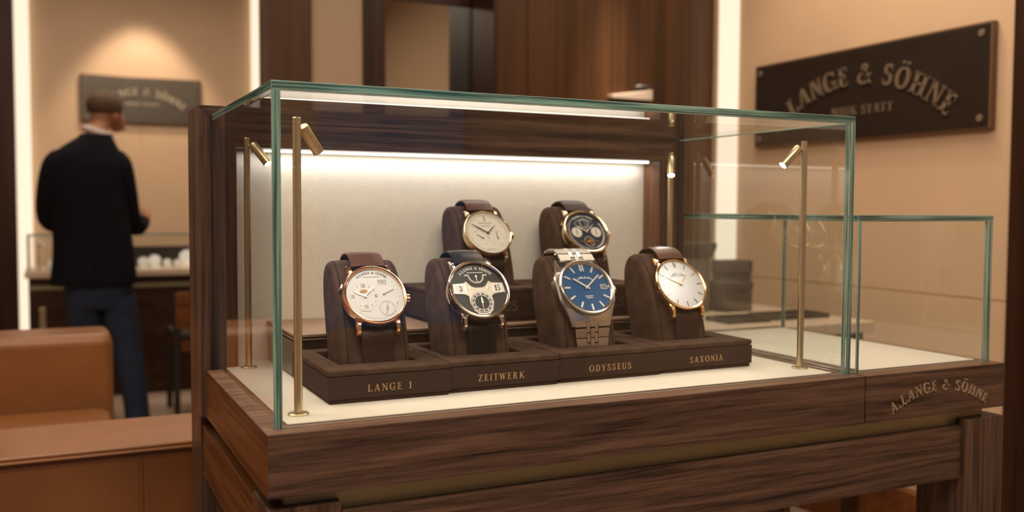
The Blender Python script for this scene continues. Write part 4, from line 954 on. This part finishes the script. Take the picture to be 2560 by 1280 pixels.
# ------------------------------------------------------------------ alcove counter with its own glass case
t = thing('sales_counter', 'dark wooden counter with brass line and pale top behind the man', 'counter', (0.1, 5.2, -0.86)); o = (0.1, 5.2, -0.86)
bx(-0.385, 1.05, 5.02, 5.50, -0.86, -0.125).build('body', 'counterwood', t, o, 0.004)
bx(-0.405, 1.07, 5.00, 5.52, -0.125, -0.085).build('countertop', 'marble', t, o, 0.004)
bx(-0.386, 1.05, 5.012, 5.03, -0.195, -0.170).build('brass_line', 'brass_band', t, o)
bx(-0.330, -0.295, 5.005, 5.022, -0.50, -0.30).build('handle', 'brass', t, o, 0.003)
bx(0.30, 1.04, 5.012, 5.03, -0.84, -0.30).build('door_panel', 'counterwood', t, o, 0.004)
t = thing('counter_glass_case', 'blurred glass case on the far counter behind the man', 'display case', (0.1, 5.25, -0.085)); o = (0.1, 5.25, -0.085)
pane(-0.39, 1.0, 5.03, 5.04, -0.085, 0.125, 1, t, o); pane(-0.39, -0.38, 5.041, 5.45, -0.085, 0.125, 0, t, o); pane(-0.39, 1.0, 5.03, 5.45, 0.1255, 0.137, 2, t, o)
bx(0.16, 0.98, 5.35, 5.37, -0.085, 0.045).build('back_board', 'black', t, o)
def counter_lamp(x, label):
    t = thing('counter_lamp', label, 'lamp', (x, 5.15, -0.085)); MB().lathe([(0, 0), (0.02, 0), (0.02, .004), (0, .004)], 20).build('base', 'brass', t)
    MB().tube([(0, 0, .004), (0, 0, .17)], .005, 10).build('pole', 'brass', t); MB().tube([(0, 0, .165), (0.035, 0, .145)], .009, 10).build('lamp_head', 'brass', t)
counter_lamp(-0.33, 'small brass lamp in the far glass case left of the man')
def stand_watch(x, y, r, label, mat='dial_white'):
    t = thing('watch_stand', label, 'watch stand', (x, y, -0.085), group='watches on stands on the far counter')
    MB().lathe([(0, 0), (r * 1.1, 0), (r * 1.0, r * .35), (r * .5, r * .7), (0, r * .75)], 20).build('base', 'mat', t)
    MB().lathe([(0, 0), (r, 0), (r, .008), (0, .010)], 24, Matrix.Translation((0, -r * .3, r * 1.1)) @ Matrix.Rotation(math.radians(65), 4, 'X')).build('dial', mat, t)
stand_watch(0.26, 5.12, 0.034, 'small pale watch stand at the left end of the far counter, beside the man')
stand_watch(0.335, 5.22, 0.038, 'bright round watch stand second from the man on the far counter')
stand_watch(0.405, 5.16, 0.026, 'dull small watch stand third from the man on the far counter', 'dial_cream')
stand_watch(0.465, 5.14, 0.024, 'low watch stand fourth from the man on the far counter', 'dial_cream')
stand_watch(0.54, 5.26, 0.052, 'large bright white watch stand next to the walnut frame edge')
stand_watch(-0.25, 5.14, 0.034, 'pale watch stand on the far counter left of the man')
spot('counter_beam', (0.4, 5.1, 0.9), (0, 0.06, -1), 60, 12, SOFT, 0.02)

# chair by the counter
t = thing('wooden_chair', 'orange-brown wooden chair with dark legs in front of the far counter', 'chair', (0.50, 4.35, -0.86))
bx(-0.17, 0.19, -0.20, 0.20, 0.44, 0.475).build('seat', 'black', t, bevel=0.012)
bx(-0.16, 0.18, -0.215, -0.195, 0.50, 0.70).build('backrest', 'chairwood', t, bevel=0.01)
bx(-0.155, 0.175, -0.185, 0.185, 0.37, 0.44).build('seat_rail', 'chairwood', t, bevel=0.004)
for x, y, h in ((-0.155, -0.19, 0.68), (0.175, -0.19, 0.68), (-0.155, 0.18, 0.44), (0.175, 0.18, 0.44)):
    MB().tube([(x, y, 0), (x * .96, y * .96, h)], [0.016, 0.022], 10).build('leg', 'black', t)

# ------------------------------------------------------------------ dark grey boxes on the counter behind the low case
t = thing('side_counter', 'pale counter with open dark shelf behind the low glass case', 'counter', (1.95, 1.35, -0.86)); o = (1.95, 1.35, -0.86)
bx(1.50, 2.16, 1.00, 1.66, -0.095, -0.060).build('countertop', 'marble', t, o, 0.003)
bx(1.56, 2.10, 1.07, 1.60, -0.30, -0.0955).build('drawer_box', 'counterwood', t, o, 0.003)
for x in (1.52, 2.10):
    for y in (1.03, 1.605): bx(x, x + .04, y, y + .04, -0.86, -0.0955).build('leg', 'counterwood', t, o)
def gbox(x0, x1, y0, y1, z0, z1, label, mat='grey_box'):
    cx, cy = (x0 + x1) / 2, (y0 + y1) / 2; t = thing('storage_box', label, 'box', (cx, cy, z0)); o = (cx, cy, z0)
    bx(x0 + .003, x1 - .003, y0 + .003, y1 - .003, z0, z1 - (z1 - z0) * .28 - .001).build('body', mat, t, o, 0.004); bx(x0, x1, y0, y1, z1 - (z1 - z0) * .28, z1).build('lid', mat, t, o, 0.005)
gbox(1.865, 1.995, 1.40, 1.54, -0.060, 0.045, 'wide dark charcoal box on the side counter, front of the stack')
gbox(1.99, 2.125, 1.560, 1.64, -0.060, 0.112, 'tall charcoal box standing behind the wide box on the side counter')
t = thing('round_stand', 'grey round display stand with a dark flared top on the side counter', 'display stand', (1.80, 1.50, -0.060))
MB().lathe([(0, 0), (0.062, 0), (0.062, 0.19), (0, 0.19)], 32).build('column', 'grey_cyl', t)
MB().lathe([(0, 0.1905), (0.066, 0.1905), (0.084, 0.225), (0.084, 0.243), (0, 0.243)], 32).build('top', 'grey_box', t)
def tray(x0, x1, y0, y1, label):
    t = thing('display_tray', label, 'tray', ((x0 + x1) / 2, (y0 + y1) / 2, -0.060)); o = ((x0 + x1) / 2, (y0 + y1) / 2, -0.060)
    bx(x0, x1, y0, y1, -0.060, -0.054).build('base', 'black', t, o); m = MB(); ring(m, x0, x1, y0, y1, x0 + .01, x1 - .01, y0 + .01, y1 - .01, -0.054, -0.045); m.build('rim', 'grey_box', t, o)
tray(1.66, 1.83, 1.12, 1.24, 'flat dark tray on the side counter nearest the watch case'); tray(1.86, 2.10, 1.14, 1.27, 'flat dark tray on the side counter farther right')

# ------------------------------------------------------------------ the man
def PX(px): return -0.31 + (px - 100) * 0.001967 * (5.49 / 5.55)
def PZ(px, py): return 0.578 - (py - 390) * 0.002170 + (px - 340) * -0.00001
MY = 4.24
def skin_obj(name, mat, nodes, edges, parent, off, sub=2, root=0):
    me = bpy.data.meshes.new(name); me.from_pydata([tuple(Vector(n[:3]) - Vector(off)) for n in nodes], edges, [])
    ob = bpy.data.objects.new(name, me); C.objects.link(ob); ob.parent = parent
    ob.modifiers.new('skin', 'SKIN')
    if not me.skin_vertices: 
        bpy.context.view_layer.objects.active = ob
    for i, n in enumerate(nodes):
        sv = me.skin_vertices[0].data[i]; sv.radius = (n[3], n[4] if len(n) > 4 else n[3]); sv.use_root = (i == root)
    s = ob.modifiers.new('smooth', 'SUBSURF'); s.levels = sub; s.render_levels = sub
    ob.modifiers['skin'].use_smooth_shade = True
    me.materials.append(M[mat]); return ob
man = thing('person', 'man in navy jacket and dark jeans standing with head bowed, seen from behind', 'person', (0.05, MY, -0.86)); o = (0.05, MY, -0.86)
X, Zz = PX, lambda py: PZ(230, py)
nodes = [(X(238), MY, Zz(690), .09, .07), (X(232), MY + .01, Zz(600), .09, .075), (X(222), MY, Zz(480), .11, .08), (X(228), MY - .02, Zz(405), .08, .06), (X(243), MY + .0, Zz(335), .055),
         (X(256), MY + .035, Zz(305), .052), (X(262), MY + .03, Zz(283), .070, .080), (X(277), MY + .08, Zz(286), .072, .075), (X(298), MY + .12, Zz(305), .050, .048), (X(300), MY + .125, Zz(333), .034),      # 6 skull, 9 chin
         (X(285), MY - .01, Zz(425), .050), (X(322), MY + .02, Zz(480), .050), (X(330), MY + .05, Zz(565), .042), (X(356), MY + .20, Zz(562), .034), (X(371), MY + .28, Zz(549), .026), (X(378), MY + .32, Zz(543), .030, .016),   # right arm .. palm 15
         (X(155), MY - .01, Zz(430), .050), (X(122), MY + .0, Zz(480), .050), (X(118), MY + .04, Zz(548), .042), (X(160), MY + .18, Zz(560), .034), (X(200), MY + .27, Zz(558), .026), (X(215), MY + .30, Zz(556), .030, .016),   # left arm .. palm 21
         (X(275), MY + .0, Zz(740), .075), (X(305), MY + .01, Zz(880), .058), (X(325), MY - .01, Zz(1020), .040), (X(335), MY + .10, Zz(1040), .034, .025),
         (X(205), MY + .0, Zz(740), .075), (X(235), MY + .10, Zz(880), .058), (X(245), MY + .12, Zz(1020), .040), (X(250), MY + .22, Zz(1040), .034, .025)]
edges = [(0, 1), (1, 2), (2, 3), (3, 4), (4, 5), (5, 6), (6, 7), (7, 8), (8, 9), (3, 10), (10, 11), (11, 12), (12, 13), (13, 14), (14, 15), (3, 16), (16, 17), (17, 18), (18, 19), (19, 20), (20, 21),
         (0, 22), (22, 23), (23, 24), (24, 25), (0, 26), (26, 27), (27, 28), (28, 29)]
def fingers(pi, d, side):
    base = Vector(nodes[pi][:3]); d = Vector(d).normalized(); s = Vector(side).normalized(); n = d.cross(s)
    for k, L in enumerate((0.068, 0.076, 0.071, 0.056)):
        p = base + s * (0.027 - 0.018 * k) + d * 0.012; i0 = len(nodes)
        nodes.append((*(p + d * .018), .0085)); nodes.append((*(p + d * (.018 + L * .45) - n * .012), .0078)); nodes.append((*(p + d * (.018 + L * .72) - n * .034), .0068))
        edges.extend([(pi, i0), (i0, i0 + 1), (i0 + 1, i0 + 2)])
    i0 = len(nodes); p = base + s * .030 - d * .020
    nodes.append((*p, .010)); nodes.append((*(p + s * .022 + d * .030 - n * .010), .0088)); nodes.append((*(p + s * .016 + d * .056 - n * .026), .0075)); edges.extend([(pi, i0), (i0, i0 + 1), (i0 + 1, i0 + 2)])
fingers(15, (0.55, 0.8, 0.15), (-0.1, -0.1, 1.0)); fingers(21, (0.8, 0.55, 0.0), (0.1, -0.1, 1.0))
skin_obj('body', 'skin', nodes, edges, man, o, 2, 0)
# head: shaped overlay parts - hair, ear, nose, glasses
hd = MB(); hc = Vector((X(264), MY + .035, Zz(272)))
mt = Matrix.Translation(hc) @ Matrix.Rotation(math.radians(-50), 4, 'Z') @ Matrix.Rotation(math.radians(-28), 4, 'X')
b = MB(); n = 24; m = 14
for i in range(n + 1): pass
prof = []
for k in range(m + 1):
    ph = PI * 0.64 * k / m; prof.append((math.sin(ph), math.cos(ph)))
b.lathe(prof, 28, mt @ Matrix.Rotation(math.radians(24), 4, 'X') @ Matrix.Diagonal((0.078, 0.100, 0.088, 1)))
b.build('hair', 'hair', man, o)
e = MB().sphere((0, 0, 0), .010, .020, .034, 14, 10); mt2 = Matrix.Translation((X(291) , MY + .0, Zz(290))) @ Matrix.Rotation(math.radians(-40), 4, 'Z'); e.v = [mt2 @ v for v in e.v]; e.build('ear', 'skin', man, o)
e = MB().sphere((X(314), MY + .140, Zz(316)), .012, .018, .022, 12, 8); e.build('nose', 'skin', man, o)
g = MB().tube([(X(293), MY + .01, Zz(292)), (X(312), MY + .12, Zz(308)), (X(318), MY + .13, Zz(314))], .0022, 8).lathe([(.022, -.001), (.024, -.001), (.024, .001), (.022, .001)], 18, Matrix.Translation((X(314), MY + .15, Zz(316))) @ Matrix.Rotation(math.radians(60), 4, 'Y'), close=True); g.build('glasses', 'black', man, o)
# collar, jacket, trousers, shoes
def loft(mb, rings, n=28, mi=0):
    b = len(mb.v)
    for cx, cy, z, rx, ry in rings:
        for k in range(n):
            a = 2 * PI * k / n; c, q = math.cos(a), math.sin(a)
            mb.v.append(Vector((cx + rx * math.copysign(abs(c) ** .85, c), cy + ry * math.copysign(abs(q) ** .85, q), z)))
    for i in range(len(rings) - 1):
        for k in range(n):
            k2 = (k + 1) % n; mb.f.append([b + i * n + k, b + i * n + k2, b + (i + 1) * n + k2, b + (i + 1) * n + k]); mb.mi.append(mi); mb.sm.append(True)
    for i in (0, len(rings) - 1):
        mb.f.append([b + i * n + k for k in range(n)]); mb.mi.append(mi); mb.sm.append(False)
def RG(px, py, w, d, dy=0): return (PX(px), MY + dy, PZ(230, py), w, d)
c = MB(); loft(c, [RG(240, 352, .086, .075), RG(247, 338, .078, .070, .004), RG(254, 324, .069, .064, .012)]); c.v = [Vector((v.x, v.y, v.z - 0.42 * (v.x - PX(247)))) for v in c.v]; c.build('shirt_collar', 'shirt', man, o, sub=1)
j = MB(); loft(j, catmull([RG(230, 708, .212, .150), RG(231, 690, .212, .150), RG(231, 620, .198, .140), RG(224, 540, .190, .135), RG(216, 470, .192, .132), RG(218, 420, .190, .125), RG(220, 392, .168, .112), RG(228, 370, .130, .098), RG(238, 352, .092, .085), RG(243, 342, .080, .076)], 4))
def sleeve(pts):
    P = catmull([(PX(px), MY + dy, PZ(230, py), rr) for px, py, dy, rr in pts], 5); j.tube([p[:3] for p in P], [p[3] for p in P], 16)
sleeve([(268, 402, -.01, .055), (293, 412, -.01, .070), (308, 470, .0, .068), (324, 545, .04, .060), (344, 566, .12, .055), (364, 558, .24, .044)])
sleeve([(172, 406, -.01, .055), (146, 416, -.01, .070), (127, 478, .0, .066), (121, 540, .03, .058), (142, 560, .12, .052), (180, 558, .24, .042)])
j.box(PX(231) - .002, PX(231) + .002, MY - .153, MY - .146, PZ(230, 705), PZ(230, 640)).build('jacket', 'jacket', man, o)
tr = MB(); loft(tr, [RG(240, 660, .170, .115), RG(241, 700, .172, .120), RG(243, 745, .165, .118), RG(244, 765, .150, .105)])
loft(tr, catmull([RG(290, 735, .092, .105), RG(296, 790, .090, .100), RG(312, 880, .078, .085, -.005), RG(326, 960, .068, .075, -.01), RG(334, 1030, .064, .078, .0), RG(335, 1044, .066, .082, .0)], 3))
loft(tr, catmull([RG(200, 735, .088, .100), RG(206, 790, .084, .095, .02), RG(222, 880, .072, .080, .07), RG(236, 960, .064, .072, .10), RG(246, 1030, .060, .075, .12), RG(247, 1044, .062, .078, .12)], 3))
tr.build('trousers', 'jeans', man, o)
for sx, sy in ((PX(338), MY + .03), (PX(250), MY + .16)):
    q = MB().sphere((sx, sy + .05, -0.86 + .038), .048, .135, .040, 18, 10); q.build('shoe', 'shoe', man, o)
